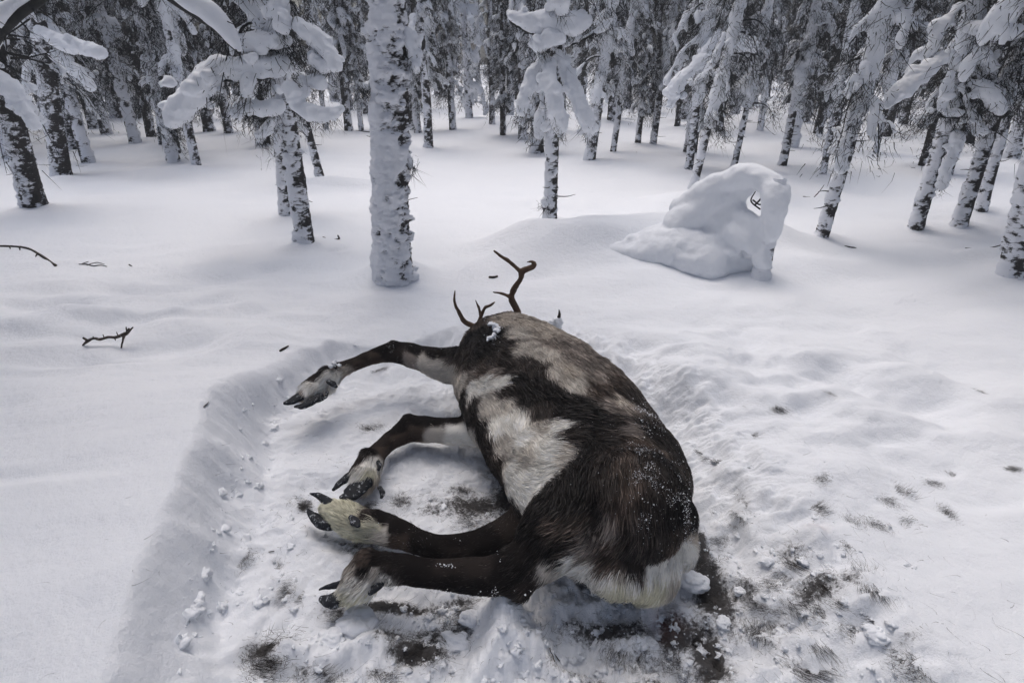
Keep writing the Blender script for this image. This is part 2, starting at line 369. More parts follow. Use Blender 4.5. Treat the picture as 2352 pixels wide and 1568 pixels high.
DIRT = [  # px, py, radius in photo px across, up; strength
 (1090, 1150, 110, 45, .42), (1000, 1160, 60, 25, .34), (1170, 1130, 60, 60, .46), (1130, 1200, 80, 30, .30), (920, 1145, 30, 20, .36), (1060, 1110, 50, 16, .36), (1640, 1330, 45, 120, .50), (1610, 1250, 30, 60, .50), (1630, 1480, 50, 110, .52), (1560, 1430, 60, 60, .46),
 (1480, 1490, 110, 60, .30), (1380, 1500, 60, 60, .22), (960, 1490, 75, 35, .50), (900, 1460, 60, 35, .36), (1000, 1440, 60, 25, .36), (610, 1505, 48, 34, .50), (1700, 1350, 60, 40, .36), (1860, 1385, 70, 40, .40), (1810, 1310, 50, 40, .32),
 (1930, 1390, 30, 30, .36), (900, 1385, 140, 18, .46), (1050, 1375, 90, 12, .38), (780, 1400, 60, 20, .34), (660, 1370, 30, 30, .28), (1050, 1440, 45, 25, .40), (830, 1250, 70, 40, .34), (700, 1160, 20, 18, .44), (880, 960, 50, 12, .16), (1280, 1340, 60, 40, .22),
 (1400, 1425, 150, 34, .42), (1330, 1530, 120, 40, .30), (1480, 1560, 90, 30, .40), (1150, 1080, 40, 80, .30), (1080, 920, 25, 50, .26), (1700, 1180, 14, 50, .30), (1720, 1450, 90, 60, .24), (1800, 1430, 60, 40, .26), (840, 985, 25, 18, .30), (730, 1555, 120, 22, .30), (880, 1540, 120, 25, .26), (1250, 1600, 90, 30, .2), (660, 1130, 20, 20, .14), (1040, 1350, 200, 60, .06), (1800, 1360, 260, 140, .06), (2060, 1530, 40, 20, .28), (1830, 1530, 40, 20, .25)]
def dirt_field(x, y):
    d = np.zeros(x.shape)
    for px, py, rx, ry, a in DIRT:
        p = at(px, py, -0.11); e = at(px, py + ry, -0.11) - at(px, py - ry, -0.11)
        a = a * 1.22; sx = rx * 1.1 * mpp(p); sy = max(.015, abs(e.y) / 2)
        q = ((x - p.x) / sx) ** 2 + ((y - p.y) / sy) ** 2
        d = np.maximum(d, a * np.exp(-q * .9))
    return d
NG = 900
u = np.linspace(-1, 1, NG); gx = 1.7 * u + 75 * np.sign(u) * np.abs(u) ** 5
v = np.linspace(-1, 1, NG); gy = 2.0 + 1.7 * v + np.where(v > 0, 85 * np.abs(v) ** 5, -26 * np.abs(v) ** 5)
X, Y = np.meshgrid(gx, gy); X = X.ravel(); Y = Y.ravel(); Z = H(X, Y)
DF = dirt_field(X, Y); DF = np.where(np.hypot(X, Y) < 5, DF, 0)
pb = at(1530, 1400, -.1); pb2 = at(1865, 1268, -.1)
BL = 0.35 * np.exp(-(((X - pb.x) / .05) ** 2 + ((Y - pb.y) / .04) ** 2)) + .22 * np.exp(-(((X - pb2.x) / .03) ** 2 + ((Y - pb2.y) / .02) ** 2))
i = np.arange(NG - 1)[:, None] * NG + np.arange(NG - 1)[None]
Q = np.stack([i, i + 1, i + NG + 1, i + NG], -1).reshape(-1, 4)
ground_me = mesh_np('snow_ground', np.stack([X, Y, Z], 1), Q, True, attrs={'dirt': DF, 'blood': BL})
obj('snow_ground', ground_me, M_GROUND, kind='structure')
ZG = Z.reshape(NG, NG)
def Hs(x, y):
    i = min(max(int(np.searchsorted(gx, x)) - 1, 0), NG - 2); j = min(max(int(np.searchsorted(gy, y)) - 1, 0), NG - 2)
    a = (x - gx[i]) / (gx[i + 1] - gx[i]); b = (y - gy[j]) / (gy[j + 1] - gy[j])
    return float((ZG[j, i] * (1 - a) + ZG[j, i + 1] * a) * (1 - b) + (ZG[j + 1, i] * (1 - a) + ZG[j + 1, i + 1] * a) * b)
def onground(px, py, lift=0.0):                  # where the line of sight meets the snow
    z = 0.0
    for _ in range(8):
        p = at(px, py, z); z = 0.5 * z + 0.5 * Hs(p.x, p.y)
    return Vector((p.x, p.y, Hs(p.x, p.y) + lift))

# ------------------------------------------------------------------ the reindeer
def W3(L): return np.array([list(at(p[0], p[1], p[2])) for p in L])
acc = Acc()
torso = np.array([  # x, y, z, half width, half thickness
 [-.045, 2.64, .045, .16, .14], [-.02, 2.50, .08, .235, .185], [.055, 2.28, .085, .315, .20], [.165, 1.97, .085, .345, .205], [.245, 1.72, .075, .325, .185], [.28, 1.55, .085, .30, .20], [.305, 1.43, .075, .275, .19], [.325, 1.36, .06, .24, .16]])
acc.add(*loft(torso[:, :3], torso[:, 3], torso[:, 4], n=60, k=40))
neck = np.array([[-.02, 2.55, .05, .15, .14], [-.01, 2.75, .0, .11, .11], [-.02, 2.88, -.02, .095, .09], [-.05, 3.0, -.04, .07, .065], [-.09, 3.12, -.06, .05, .045], [-.11, 3.18, -.065, .042, .036]])
acc.add(*loft(neck[:, :3], neck[:, 3], neck[:, 4], n=30, k=24))
LEGS = {
 'fa': [(1130, 830, .10, .13), (1080, 840, .11, .100), (1025, 838, .11, .076), (965, 822, .105, .058), (905, 808, .10, .050), (855, 820, .085, .037), (805, 839, .07, .031), (775, 853, .06, .038), (745, 876, .05, .056), (715, 894, .045, .046), (697, 910, .04, .028)],
 'fb': [(1150, 985, .0, .10), (1080, 990, -.02, .062), (1010, 988, -.03, .052), (945, 985, -.03, .050), (905, 1008, -.035, .037), (872, 1035, -.04, .034), (846, 1068, -.045, .053), (835, 1097, -.05, .050), (825, 1115, -.055, .034)],
 'hc': [(1260, 1170, .0, .09), (1190, 1215, -.02, .062), (1110, 1252, -.03, .050), (1010, 1256, -.03, .040), (930, 1232, -.03, .040), (875, 1212, -.03, .049), (830, 1203, -.03, .050), (790, 1188, -.03, .044), (755, 1170, -.03, .032)],
 'hd': [(1440, 1130, .10, .185), (1350, 1165, .12, .155), (1275, 1225, .11, .112), (1215, 1290, .07, .068), (1150, 1320, .045, .055), (1060, 1322, .035, .044), (970, 1314, .03, .042), (890, 1304, .03, .042), (845, 1312, .02, .050), (825, 1338, .0, .050), (803, 1358, -.02, .036)],
}
for L in LEGS.values():
    P = W3(L); r = np.array([q[3] * (1.10 if q[3] < .052 else 1.03) for q in L]); acc.add(*loft(P, r, r * .93, n=50, k=20))
for q in [(1190, 1342, .03, .038), (1100, 880, .08, .07), (1480, 1300, .0, .10), (1545, 1250, .03, .072), (903, 797, .125, .034), (938, 970, .0, .034), (750, 862, .085, .040), (842, 1050, -.01, .036), (842, 1292, .05, .036), (858, 1196, .0, .034), (1180, 1300, .07, .05), (1420, 1290, .03, .10), (1150, 850, .14, .12), (1450, 1160, .15, .165)]:
    p = at(*q[:3]); acc.add(*loft([p - Vector((0, .01, 0)), p, p + Vector((0, .01, 0))], [q[3]] * 3, n=4, k=16))
body_me, bco = remesh(acc.verts(), np.vstack(acc.Q), 0.011, smooth=7)
bco = disp_mesh(body_me, bco, 0.010, 9.0, 2.0, 3)
body_me.name = 'body'
bno = np.empty(len(bco) * 3, dtype=np.float32); body_me.vertices.foreach_get('normal', bno); bno = bno.reshape(-1, 3).astype(float)
bvh = BVHTree.FromPolygons([tuple(c) for c in bco], [tuple(p.vertices) for p in body_me.polygons])
K = (.010, .0085, .0085); D = (.024, .0195, .018); B = (.058, .044, .037); G = (.22, .19, .17); T = (.43, .385, .335); Wt = (.78, .76, .71); C = (.58, .56, .44); L1 = (.50, .465, .42)
SMP = [  # px, py, colour, hair direction in the photo, length in mm
 (1050, 760, B, 6, 8, 30), (1072, 745, B, 8, 4, 30), (1080, 770, K, 8, 4, 34), (1130, 775, K, 8, 5, 34), (1100, 810, K, 8, 4, 36), (1145, 812, D, 8, 5, 36), (1100, 765, K, 8, 5, 34), (1090, 832, D, 6, 6, 34), (1100, 722, L1, 10, 2, 30), (1090, 750, B, 8, 6, 34), (1070, 790, K, 6, 8, 34), (1110, 790, K, 8, 6, 36), (1060, 820, D, -4, 8, 30), (1040, 800, K, -3, 8, 26), (1150, 735, T, 10, 3, 30), (1200, 735, T, 10, 4, 30),
 (1180, 765, L1, 10, 5, 32), (1150, 790, D, 8, 6, 36), (1130, 820, D, 8, 5, 36), (1190, 800, L1, 10, 6, 34), (1240, 760, T, 10, 6, 30), (1240, 810, L1, 10, 6, 36), (1290, 790, G, 10, 7, 32), (1300, 850, T, 8, 8, 36), (1340, 830, G, 8, 8, 34), (1270, 850, L1, 8, 8, 36), (1320, 880, L1, 8, 6, 34), (1370, 890, B, 8, 6, 34), (1370, 860, G, 8, 9, 30), (1410, 880, B, 7, 9, 28),
 (1100, 850, B, 8, 4, 36), (1080, 860, G, 8, 5, 34), (1130, 860, G, 9, 0, 34), (1165, 850, D, 8, 4, 36), (1110, 880, Wt, 8, -2, 34), (1150, 875, Wt, 8, -4, 30), (1060, 880, L1, 4, 6, 30), (1080, 890, Wt, 6, 3, 30), (1190, 870, K, 7, 6, 34), (1220, 880, K, 7, 6, 36), (1240, 850, D, 8, 7, 36), (1200, 840, D, 8, 7, 36),
 (1260, 900, K, 8, 4, 38), (1300, 920, K, 8, 3, 38), (1350, 940, K, 8, 2, 38), (1390, 930, G, 8, 2, 36), (1420, 920, T, 7, 6, 34), (1450, 940, G, 6, 8, 30), (1480, 960, D, 5, 9, 26), (1440, 900, D, 6, 9, 26), (1500, 990, K, 4, 9, 22), (1400, 970, D, 8, 1, 36), (1430, 985, G, 8, 2, 34), (1460, 1010, B, 6, 8, 30), (1350, 970, K, 8, 2, 36), (1300, 950, K, 7, -1, 36), (1250, 940, D, 4, 6, 36), (1200, 910, K, 4, 7, 34), (1160, 900, D, 4, 7, 34),
 (1060, 920, K, 4, 8, 26), (1080, 950, K, 4, 8, 26), (1100, 990, K, 4, 8, 24), (1115, 1030, D, 4, 8, 24), (1135, 1070, D, 4, 8, 24), (1130, 930, L1, 5, 8, 32), (1110, 940, L1, 5, 8, 30), (1160, 930, L1, 5, 8, 32), (1140, 970, Wt, 5, 8, 34), (1180, 960, Wt, 5, 8, 34), (1230, 985, L1, 5, 6, 34), (1200, 1000, Wt, 4, 8, 34), (1150, 1020, L1, 4, 8, 34), (1280, 980, Wt, 8, -4, 30), (1250, 1030, Wt, 6, -2, 32), (1200, 1050, L1, 4, 8, 34), (1180, 1090, Wt, 4, 8, 30), (1240, 1080, Wt, 6, -2, 30), (1200, 1130, Wt, 5, 4, 26), (1290, 1040, L1, 6, 0, 28), (1220, 1110, Wt, 5, 2, 26),
 (1310, 1000, D, 6, -2, 32), (1340, 1010, K, 4, 6, 34), (1390, 1000, D, 8, 1, 34), (1330, 1060, K, -3, 8, 34), (1390, 1050, D, 4, 8, 36), (1440, 1060, B, 3, 8, 36), (1490, 1060, D, 2, 9, 30), (1530, 1060, K, 2, 9, 24), (1560, 1120, K, 1, 9, 22), (1510, 1110, D, 1, 9, 28), (1450, 1110, B, 2, 8, 34), (1390, 1110, D, 0, 8, 36), (1320, 1110, K, -5, 8, 34), (1270, 1130, K, -6, 8, 30), (1240, 1170, K, -7, 7, 28), (1300, 1170, K, -7, 6, 32), (1370, 1160, K, -6, 6, 36), (1430, 1160, B, -3, 8, 36), (1490, 1160, D, 0, 8, 30), (1550, 1180, K, 0, 9, 24), (1590, 1200, K, 0, 9, 22),
 (1220, 1230, K, -7, 7, 24), (1280, 1210, B, -9, 3, 34), (1330, 1200, B, -8, 4, 38), (1370, 1210, D, -6, 4, 40), (1400, 1210, G, -5, 6, 40), (1350, 1235, G, -9, 3, 38), (1310, 1240, D, -8, 5, 34), (1450, 1210, D, -2, 8, 36), (1500, 1220, D, 0, 8, 34), (1560, 1230, B, 2, 7, 28), (1595, 1235, T, 4, 4, 24), (1420, 1250, B, -6, 7, 40), (1390, 1270, B, -7, 7, 40), (1360, 1265, G, -9, 5, 40), (1450, 1270, K, -2, 9, 38), (1500, 1270, D, -1, 9, 34), (1460, 1300, D, -3, 8, 34), (1400, 1300, B, -7, 7, 34), (1540, 1260, B, 0, 8, 28),
 (1280, 1275, K, -8, 6, 28), (1240, 1270, K, -8, 7, 24), (1310, 1285, Wt, -6, 5, 26), (1350, 1305, Wt, -4, 8, 28), (1400, 1325, Wt, -3, 8, 28), (1450, 1335, Wt, -2, 8, 28), (1500, 1310, Wt, 0, 9, 28), (1550, 1290, Wt, 2, 8, 26), (1590, 1262, Wt, 4, 5, 22), (1570, 1310, Wt, 0, 9, 26), (1575, 1285, Wt, 2, 8, 24), (1530, 1320, Wt, 0, 9, 24), (1480, 1360, C, -1, 8, 22), (1520, 1350, C, 0, 9, 24), (1550, 1340, L1, 0, 9, 24), (1420, 1350, C, -2, 8, 20), (1260, 1300, L1, -6, 6, 20),
 (1200, 1290, K, -8, 7, 20), (1180, 1330, K, -9, 4, 16), (1150, 1300, K, -9, 1, 14), (1190, 1350, D, -8, 5, 18), (1100, 1310, D, -9, 0, 12), (1100, 1345, K, -9, 0, 12), (1030, 1300, D, -9, -1, 12), (1030, 1335, K, -9, 0, 12), (950, 1290, K, -9, -1, 12), (950, 1325, K, -9, 2, 12), (900, 1280, K, -9, -1, 14), (890, 1315, D, -8, 6, 16), (860, 1285, K, -9, 2, 16), (880, 1330, Wt, -7, 6, 18), (830, 1285, B, -8, 5, 18), (805, 1310, T, -6, 8, 16), (830, 1315, K, -6, 8, 18), (860, 1325, L1, -6, 8, 18), (850, 1350, Wt, -6, 8, 18), (820, 1350, Wt, -6, 8, 16), (800, 1340, Wt, -7, 6, 16), (840, 1370, C, -6, 8, 14), (805, 1370, C, -8, 3, 12),
 (1170, 1205, D, -8, 4, 14), (1120, 1240, K, -9, 2, 12), (1120, 1265, K, -9, 2, 12), (1050, 1245, K, -9, -1, 12), (1050, 1270, D, -9, -1, 12), (970, 1235, K, -9, -2, 12), (970, 1260, K, -9, -2, 12), (910, 1212, K, -9, -3, 12), (910, 1245, B, -9, -2, 14), (870, 1190, K, -9, -4, 12), (875, 1225, L1, -9, -3, 16), (860, 1205, C, -9, -4, 16), (840, 1185, D, -9, -5, 14), (835, 1215, C, -9, -4, 16), (830, 1235, C, -9, -3, 14), (800, 1175, C, -8, -6, 14), (795, 1205, C, -9, -5, 14), (770, 1165, C, -8, -6, 12), (765, 1190, C, -8, -6, 12), (745, 1165, C, -8, -6, 10),
 (1000, 805, K, -9, -1, 16), (1000, 845, L1, -8, -2, 22), (1035, 855, L1, -7, -1, 26), (970, 835, L1, -9, -2, 18), (955, 800, K, -9, -1, 12), (940, 825, G, -9, -2, 14), (905, 790, K, -9, 0, 12), (905, 815, D, -9, 1, 12), (870, 800, K, -9, 3, 12), (860, 820, B, -9, 4, 12), (830, 818, D, -9, 4, 12), (830, 838, B, -9, 4, 12), (795, 832, D, -9, 4, 12), (795, 852, T, -9, 4, 14), (765, 838, K, -8, 5, 18), (740, 850, K, -8, 6, 20), (780, 865, Wt, -6, 8, 18), (788, 880, Wt, -6, 8, 18), (770, 905, Wt, -6, 8, 16), (750, 868, Wt, -6, 8, 16), (705, 900, Wt, -6, 8, 12), (735, 900, Wt, -6, 8, 14), (760, 862, Wt, -7, 8, 18), (720, 868, D, -7, 7, 18), (735, 880, Wt, -7, 7, 18), (705, 885, Wt, -8, 6, 16), (765, 890, Wt, -5, 9, 18), (750, 900, L1, -6, 8, 16), (720, 905, L1, -8, 6, 12), (690, 905, G, -8, 4, 8),
 (1080, 965, D, -9, 2, 14), (1085, 1000, L1, -8, 0, 18), (1050, 960, K, -9, 1, 12), (1040, 990, Wt, -9, 0, 16), (1050, 1015, Wt, -9, 0, 16), (1000, 968, K, -9, 0, 12), (1000, 990, L1, -9, 2, 14), (990, 1005, L1, -9, 2, 14), (955, 965, K, -9, 3, 12), (955, 990, B, -9, 4, 12), (915, 985, K, -8, 5, 12), (920, 1008, B, -8, 5, 12), (880, 1015, D, -8, 6, 12), (885, 1035, B, -8, 6, 12), (850, 1035, K, -7, 7, 16), (825, 1055, D, -6, 8, 16), (860, 1055, Wt, -4, 9, 18), (840, 1065, Wt, -5, 9, 18), (825, 1085, Wt, -6, 8, 16), (850, 1090, C, -4, 9, 16), (835, 1110, G, -4, 9, 14), (860, 1110, T, -3, 9, 16)]
S_p, S_c, S_d, S_l = [], [], [], []
O = Vector((0, 0, CAMZ))
for px, py, c, dx, dy, ln in SMP:
    if px < 900 and sum(c) > .8 and ln <= 18: ln = ln * 2.0
    r0 = ray(px, py).normalized(); hit, no, _, _ = bvh.ray_cast(O, r0)
    if hit is None: continue
    r1 = ray(px + dx, py + dy).normalized(); den = r1.dot(no)
    if abs(den) < .12: den = math.copysign(.12, den)
    p2 = O + r1 * ((hit - O).dot(no) / den)
    dd = (p2 - hit); dd = (dd - no * dd.dot(no)); dd = dd.normalized() if dd.length > 1e-6 else Vector((0, -1, 0))
    S_p.append(hit[:]); S_c.append(c); S_d.append(dd[:]); S_l.append(ln / 1000)
S_p = np.array(S_p); S_c = np.array(S_c); S_d = np.array(S_d); S_l = np.array(S_l)
def field(P, sharp=7.0):
    Pw = P + np.stack([fbm(P[:, 0] * 22, P[:, 1] * 22, P[:, 2] * 22 + k * 7, 3) for k in range(3)], 1) * 0.011
    out_c = np.empty((len(P), 3)); out_d = np.empty((len(P), 3)); out_l = np.empty(len(P))
    for s in range(0, len(P), 20000):
        q = Pw[s:s + 20000]; d2 = ((q[:, None] - S_p[None]) ** 2).sum(-1) + 1e-5
        w = d2 ** (-sharp / 2); w /= w.sum(1)[:, None]
        out_c[s:s + 20000] = np.exp(w @ np.log(S_c))
        w2 = d2 ** -1.5; w2 /= w2.sum(1)[:, None]
        out_d[s:s + 20000] = w2 @ S_d; out_l[s:s + 20000] = w @ S_l
    return out_c, out_d, out_l
bc, _, _ = field(bco)
a = body_me.color_attributes.new('coat', 'FLOAT_COLOR', 'POINT')
cc = np.ones((len(bco), 4), dtype=np.float32); cc[:, :3] = bc; a.data.foreach_set('color', cc.ravel())
deer = obj('reindeer', None, label='dead brown and white reindeer lying on its side in a trampled snow hollow', cat='reindeer', loc=(0.2, 1.8, -0.12))
ROOT = deer.location.copy()
def localise(me):
    me.transform(Matrix.Translation(-ROOT)); return me
localise(body_me)
obj('body', body_me, M_SKIN, deer)
# strands
body_me.calc_loop_triangles()
tri = np.empty(len(body_me.loop_triangles) * 3, dtype=np.int32); body_me.loop_triangles.foreach_get('vertices', tri); tri = tri.reshape(-1, 3)
A_, B_, C_ = bco[tri[:, 0]], bco[tri[:, 1]], bco[tri[:, 2]]
cr_ = np.cross(B_ - A_, C_ - A_); area = np.linalg.norm(cr_, axis=1) / 2
cen = (A_ + B_ + C_) / 3
keep = (cen[:, 2] > -0.11); area = area * keep
NS = 210000
idx = rng.choice(len(tri), NS, p=area / area.sum())
r1 = np.sqrt(rng.random(NS)); r2 = rng.random(NS)
root = A_[idx] * (1 - r1)[:, None] + B_[idx] * (r1 * (1 - r2))[:, None] + C_[idx] * (r1 * r2)[:, None]
nn = cr_[idx] / (np.linalg.norm(cr_[idx], axis=1)[:, None] + 1e-12)
if (nn * (root - np.array([.2, 1.8, .0]))).sum(1).mean() < 0: nn = -nn
cS, dS, lS = field(root + rng.normal(size=root.shape) * .007)
sw = np.stack([fbm(root[:, 0] * 13, root[:, 1] * 13, root[:, 2] * 13 + k * 5 + 30, 2) for k in range(3)], 1) * 0.75
dS = dS / (np.linalg.norm(dS, axis=1)[:, None] + 1e-9) + sw + rng.normal(size=(NS, 3)) * .13
dS -= nn * (dS * nn).sum(1)[:, None]; dS /= np.linalg.norm(dS, axis=1)[:, None] + 1e-9
clump = 0.5 + 0.5 * fbm(root[:, 0] * 45, root[:, 1] * 45, root[:, 2] * 45, 2)
lift = 0.22 + 0.28 * clump + rng.random(NS) * .16
dd = dS + nn * lift[:, None]; dd /= np.linalg.norm(dd, axis=1)[:, None]
bend = -nn * 0.30 + np.array([0, 0, -.08])
Ln = lS * (0.75 + .75 * rng.random(NS)); Wd = np.where(lS > .024, .0022, .0016) * (0.7 + .6 * rng.random(NS))
stre = np.exp(fbm(root[:, 0] * 30, root[:, 1] * 30, root[:, 2] * 30 + 55, 2) * 0.85 + rng.normal(size=NS) * .32)
lum = cS.mean(1)
pale = (rng.random(NS) < 0.10 + .14 * (fbm(root[:, 0] * 9, root[:, 1] * 9, root[:, 2] * 9 + 70, 2) > .1)) & (lum < .12) & (rng.random(NS) < np.where(lum > .013, 1.0, .35))
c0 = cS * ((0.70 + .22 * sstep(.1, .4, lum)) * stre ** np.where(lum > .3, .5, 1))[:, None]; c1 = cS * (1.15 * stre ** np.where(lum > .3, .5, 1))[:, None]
c1[pale] = c1[pale] * 2.2 + np.array([.085, .072, .062])
c0 = np.clip(c0, 0.004, .82); c1 = np.clip(c1, 0.005, .85)
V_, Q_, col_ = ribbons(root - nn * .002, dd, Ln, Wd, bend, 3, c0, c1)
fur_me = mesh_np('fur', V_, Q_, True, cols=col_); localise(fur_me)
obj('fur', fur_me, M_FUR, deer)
# antlers
AY = 2.86
def antler(lists, name='antler', label=None):
    ac = Acc()
    for L in lists:
        P = np.array([list(aty(q[0], q[1], AY + (q[3] if len(q) > 3 else 0))) for q in L]); r = np.array([q[2] * mpp(Vector(P[i])) for i, q in enumerate(L)])
        ac.add(*loft(P, r, n=28, k=14))
    me, co = remesh(ac.verts(), np.vstack(ac.Q), 0.0035, smooth=4); disp_mesh(me, co, .0025, 40, 1, 2); localise(me); me.name = name
    return obj(name, me, M_ANTLER, deer, label=label)
antler([[(1150, 775, 9, -.02), (1175, 750, 9), (1190, 722, 8.5), (1180, 698, 8), (1174, 680, 8), (1184, 658, 6.5), (1196, 640, 6), (1199, 624, 8), (1213, 617, 7), (1225, 612, 6.5), (1228, 606, 5), (1221, 601, 3.2), (1211, 602, 1.8)],
        [(1176, 684, 6), (1166, 679, 4), (1152, 674, 3), (1133, 671, 1.6)],
        [(1198, 626, 6.5), (1190, 619, 5), (1170, 601, 4.6), (1153, 590, 3.8), (1135, 576, 2.3)]], label='tall forked brown antler with snow in its lower fork')
antler([[(1150, 775, 9, -.02), (1120, 762, 8, .02), (1090, 750, 7, .05), (1066, 738, 6, .05), (1057, 722, 4.6, .05), (1048, 706, 4, .05), (1043.5, 688, 3.4, .05), (1045, 668, 1.8, .05)],
        [(1108, 745, 5, .03), (1101, 711, 3.2, .03), (1097, 700, 2.6, .03), (1092, 689, 1.4, .03)],
        [(1095, 750, 5, .0), (1112, 710, 4.2, -.0), (1125, 702, 3.4, -.0), (1136, 694, 1.8, -.0)]], label='low antler with three slim tines showing over the neck')
# ears and eyes, on the far side of the neck
for s in (-1, 1):
    P = np.array([[-.02 + s * .07, 2.86, 0.01], [-.02 + s * .12, 2.85, .02], [-.02 + s * .17, 2.84, .0]])
    me = mesh_np('ear', *loft(P, [.02, .03, .008], [.01, .012, .004], n=12, k=12), True, cols=np.tile(np.array(B), (len(loft(P, [.02, .03, .008], [.01, .012, .004], n=12, k=12)[0]), 1)))
    obj('ear', localise(me), M_SKIN, deer)
# hooves
def toe(pts, ru, rv, name='hoof'):
    P = np.array([list(at(*q)) for q in pts])
    sc_ = .8 if name == 'dewclaw' else 1.0
    V, Q = loft(P, np.array(ru) * sc_, np.array(rv) * sc_, n=22, k=18)
    V = V + .0035 * np.stack([fbm(V[:, 0] * 45 + c, V[:, 1] * 45, V[:, 2] * 45, 3) for c in (0, 9, 18)], 1)
    return obj(name, localise(mesh_np(name, V, Q)), M_HOOF, deer)
toe([(720, 893, .045), (698, 905, .045), (672, 920, .04), (655, 926, .035)], [.026, .028, .024, .010], [.020, .016, .012, .007])
toe([(735, 912, .03), (715, 922, .03), (695, 932, .028), (678, 934, .03)], [.022, .022, .018, .008], [.018, .014, .010, .006])
toe([(755, 876, .085), (765, 882, .085), (772, 888, .08)], [.014, .017, .010], [.012, .012, .008], 'dewclaw')
toe([(752, 900, .05), (748, 912, .045), (738, 914, .04)], [.008, .008, .005], [.008, .007, .004], 'dewclaw')
toe([(828, 1082, -.04), (805, 1092, -.04), (783, 1108, -.045), (765, 1124, -.05)], [.020, .020, .015, .006], [.018, .014, .010, .005])
toe([(838, 1105, -.04), (822, 1120, -.045), (800, 1138, -.05), (785, 1143, -.05)], [.034, .038, .032, .014], [.022, .018, .014, .008])
toe([(868, 1060, -.01), (872, 1068, -.01), (870, 1078, -.015)], [.008, .010, .006], [.008, .009, .006], 'dewclaw')
toe([(872, 1120, -.04), (878, 1132, -.045), (876, 1142, -.05)], [.010, .012, .007], [.010, .009, .006], 'dewclaw')
toe([(775, 1170, -.01), (755, 1155, -.005), (735, 1140, .0), (712, 1132, .005)], [.020, .018, .012, .003], [.018, .015, .010, .003])
toe([(758, 1205, -.04), (738, 1200, -.04), (718, 1184, -.035), (704, 1166, -.03)], [.018, .020, .014, .003], [.016, .016, .011, .003])
toe([(806, 1188, .018), (816, 1198, .018), (822, 1208, .016)], [.012, .020, .010], [.008, .012, .007], 'dewclaw')
toe([(780, 1247, -.05), (788, 1250, -.05), (795, 1249, -.05)], [.004, .005, .003], [.004, .005, .003], 'dewclaw')
toe([(805, 1358, -.015), (785, 1370, -.03), (762, 1377, -.04), (738, 1376, -.05)], [.028, .030, .026, .009], [.024, .020, .016, .007])
toe([(800, 1340, -.02), (780, 1342, -.03), (758, 1346, -.04), (735, 1352, -.045)], [.014, .012, .008, .003], [.012, .010, .007, .003])
toe([(876, 1340, .02), (862, 1350, .02), (850, 1362, .015)], [.011, .017, .010], [.008, .011, .007], 'dewclaw')

def blob(c, r, seed, amp=.35, k=18, flat=.7, freq=1.3):
    th = np.linspace(0, math.pi, k)[:, None]; ph = np.linspace(0, 2 * math.pi, 2 * k, endpoint=False)[None]
    P = np.stack([np.sin(th) * np.cos(ph), np.sin(th) * np.sin(ph), np.cos(th) * np.ones_like(ph)], -1).reshape(-1, 3)
    s = 1 + amp * fbm(P[:, 0] * freq + seed, P[:, 1] * freq, P[:, 2] * freq, 3)
    V = P * s[:, None] * np.array([1, 1, flat]) * r + np.array(c)
    n2 = 2 * k; i = np.arange(k - 1)[:, None] * n2; j = np.arange(n2)[None]; j2 = (j + 1) % n2
    return V, np.stack([i + j, i + n2 + j, i + n2 + j2, i + j2], -1).reshape(-1, 4)
# snow caught in the fur
ac = Acc()
def hitbody(px, py):
    h, n, _, _ = bvh.ray_cast(O, ray(px, py).normalized()); return (h, n) if h is not None else (None, None)
def fleck(px, py, r):
    h, n = hitbody(px, py)
    if h is None: return
    if fbm(np.array([h.x * 26]), np.array([h.y * 26]), np.array([h.z * 26]), 3)[0] < .12 and rng.random() < .94: return
    r *= .45 + .8 * rng.random() ** 3
    h = h + n * (.006 + .010 * rng.random()); ac.add(*blob(h, r, rng.random() * 50, .6, 5, .7))
def cloud(px, py, sx, sy, n, r0, r1):
    for _ in range(int(n * 2.2)):
        fleck(px + rng.normal() * sx, py + rng.normal() * sy, r0 + (r1 - r0) * rng.random() ** 3)
cloud(1138, 758, 13, 16, 120, .0012, .004); cloud(1120, 718, 20, 4, 60, .0012, .004); cloud(1130, 785, 12, 8, 50, .001, .003)
cloud(1480, 955, 15, 18, 420, .0008, .0026); cloud(1500, 975, 14, 16, 260, .0008, .002); cloud(1475, 1060, 20, 34, 420, .0007, .0020); cloud(1500, 1160, 24, 28, 380, .0007, .0020); cloud(1565, 1150, 15, 75, 520, .0006, .0020); cloud(1470, 1055, 4, 4, 14, .0015, .004)
cloud(1330, 870, 40, 20, 80, .0006, .0014); cloud(1300, 1000, 120, 120, 260, .0005, .0011); cloud(1150, 1285, 6, 8, 10, .0018, .005); cloud(1030, 1302, 12, 3, 14, .0012, .003); cloud(765, 843, 8, 5, 50, .001, .004)
cloud(900, 800, 60, 12, 130, .0006, .0014); cloud(930, 1225, 60, 14, 130, .0006, .0014); cloud(1540, 1230, 30, 20, 100, .0007, .0016); cloud(1100, 1355, 70, 4, 160, .0007, .0025); cloud(1240, 740, 40, 10, 60, .0007, .002)
snowf = ac.mesh('snow_flecks')
obj('snow_flecks', snowf, M_SNOW, label='snow crumbs and frost dusted over the fur of the reindeer', cat='snow', kind='stuff')

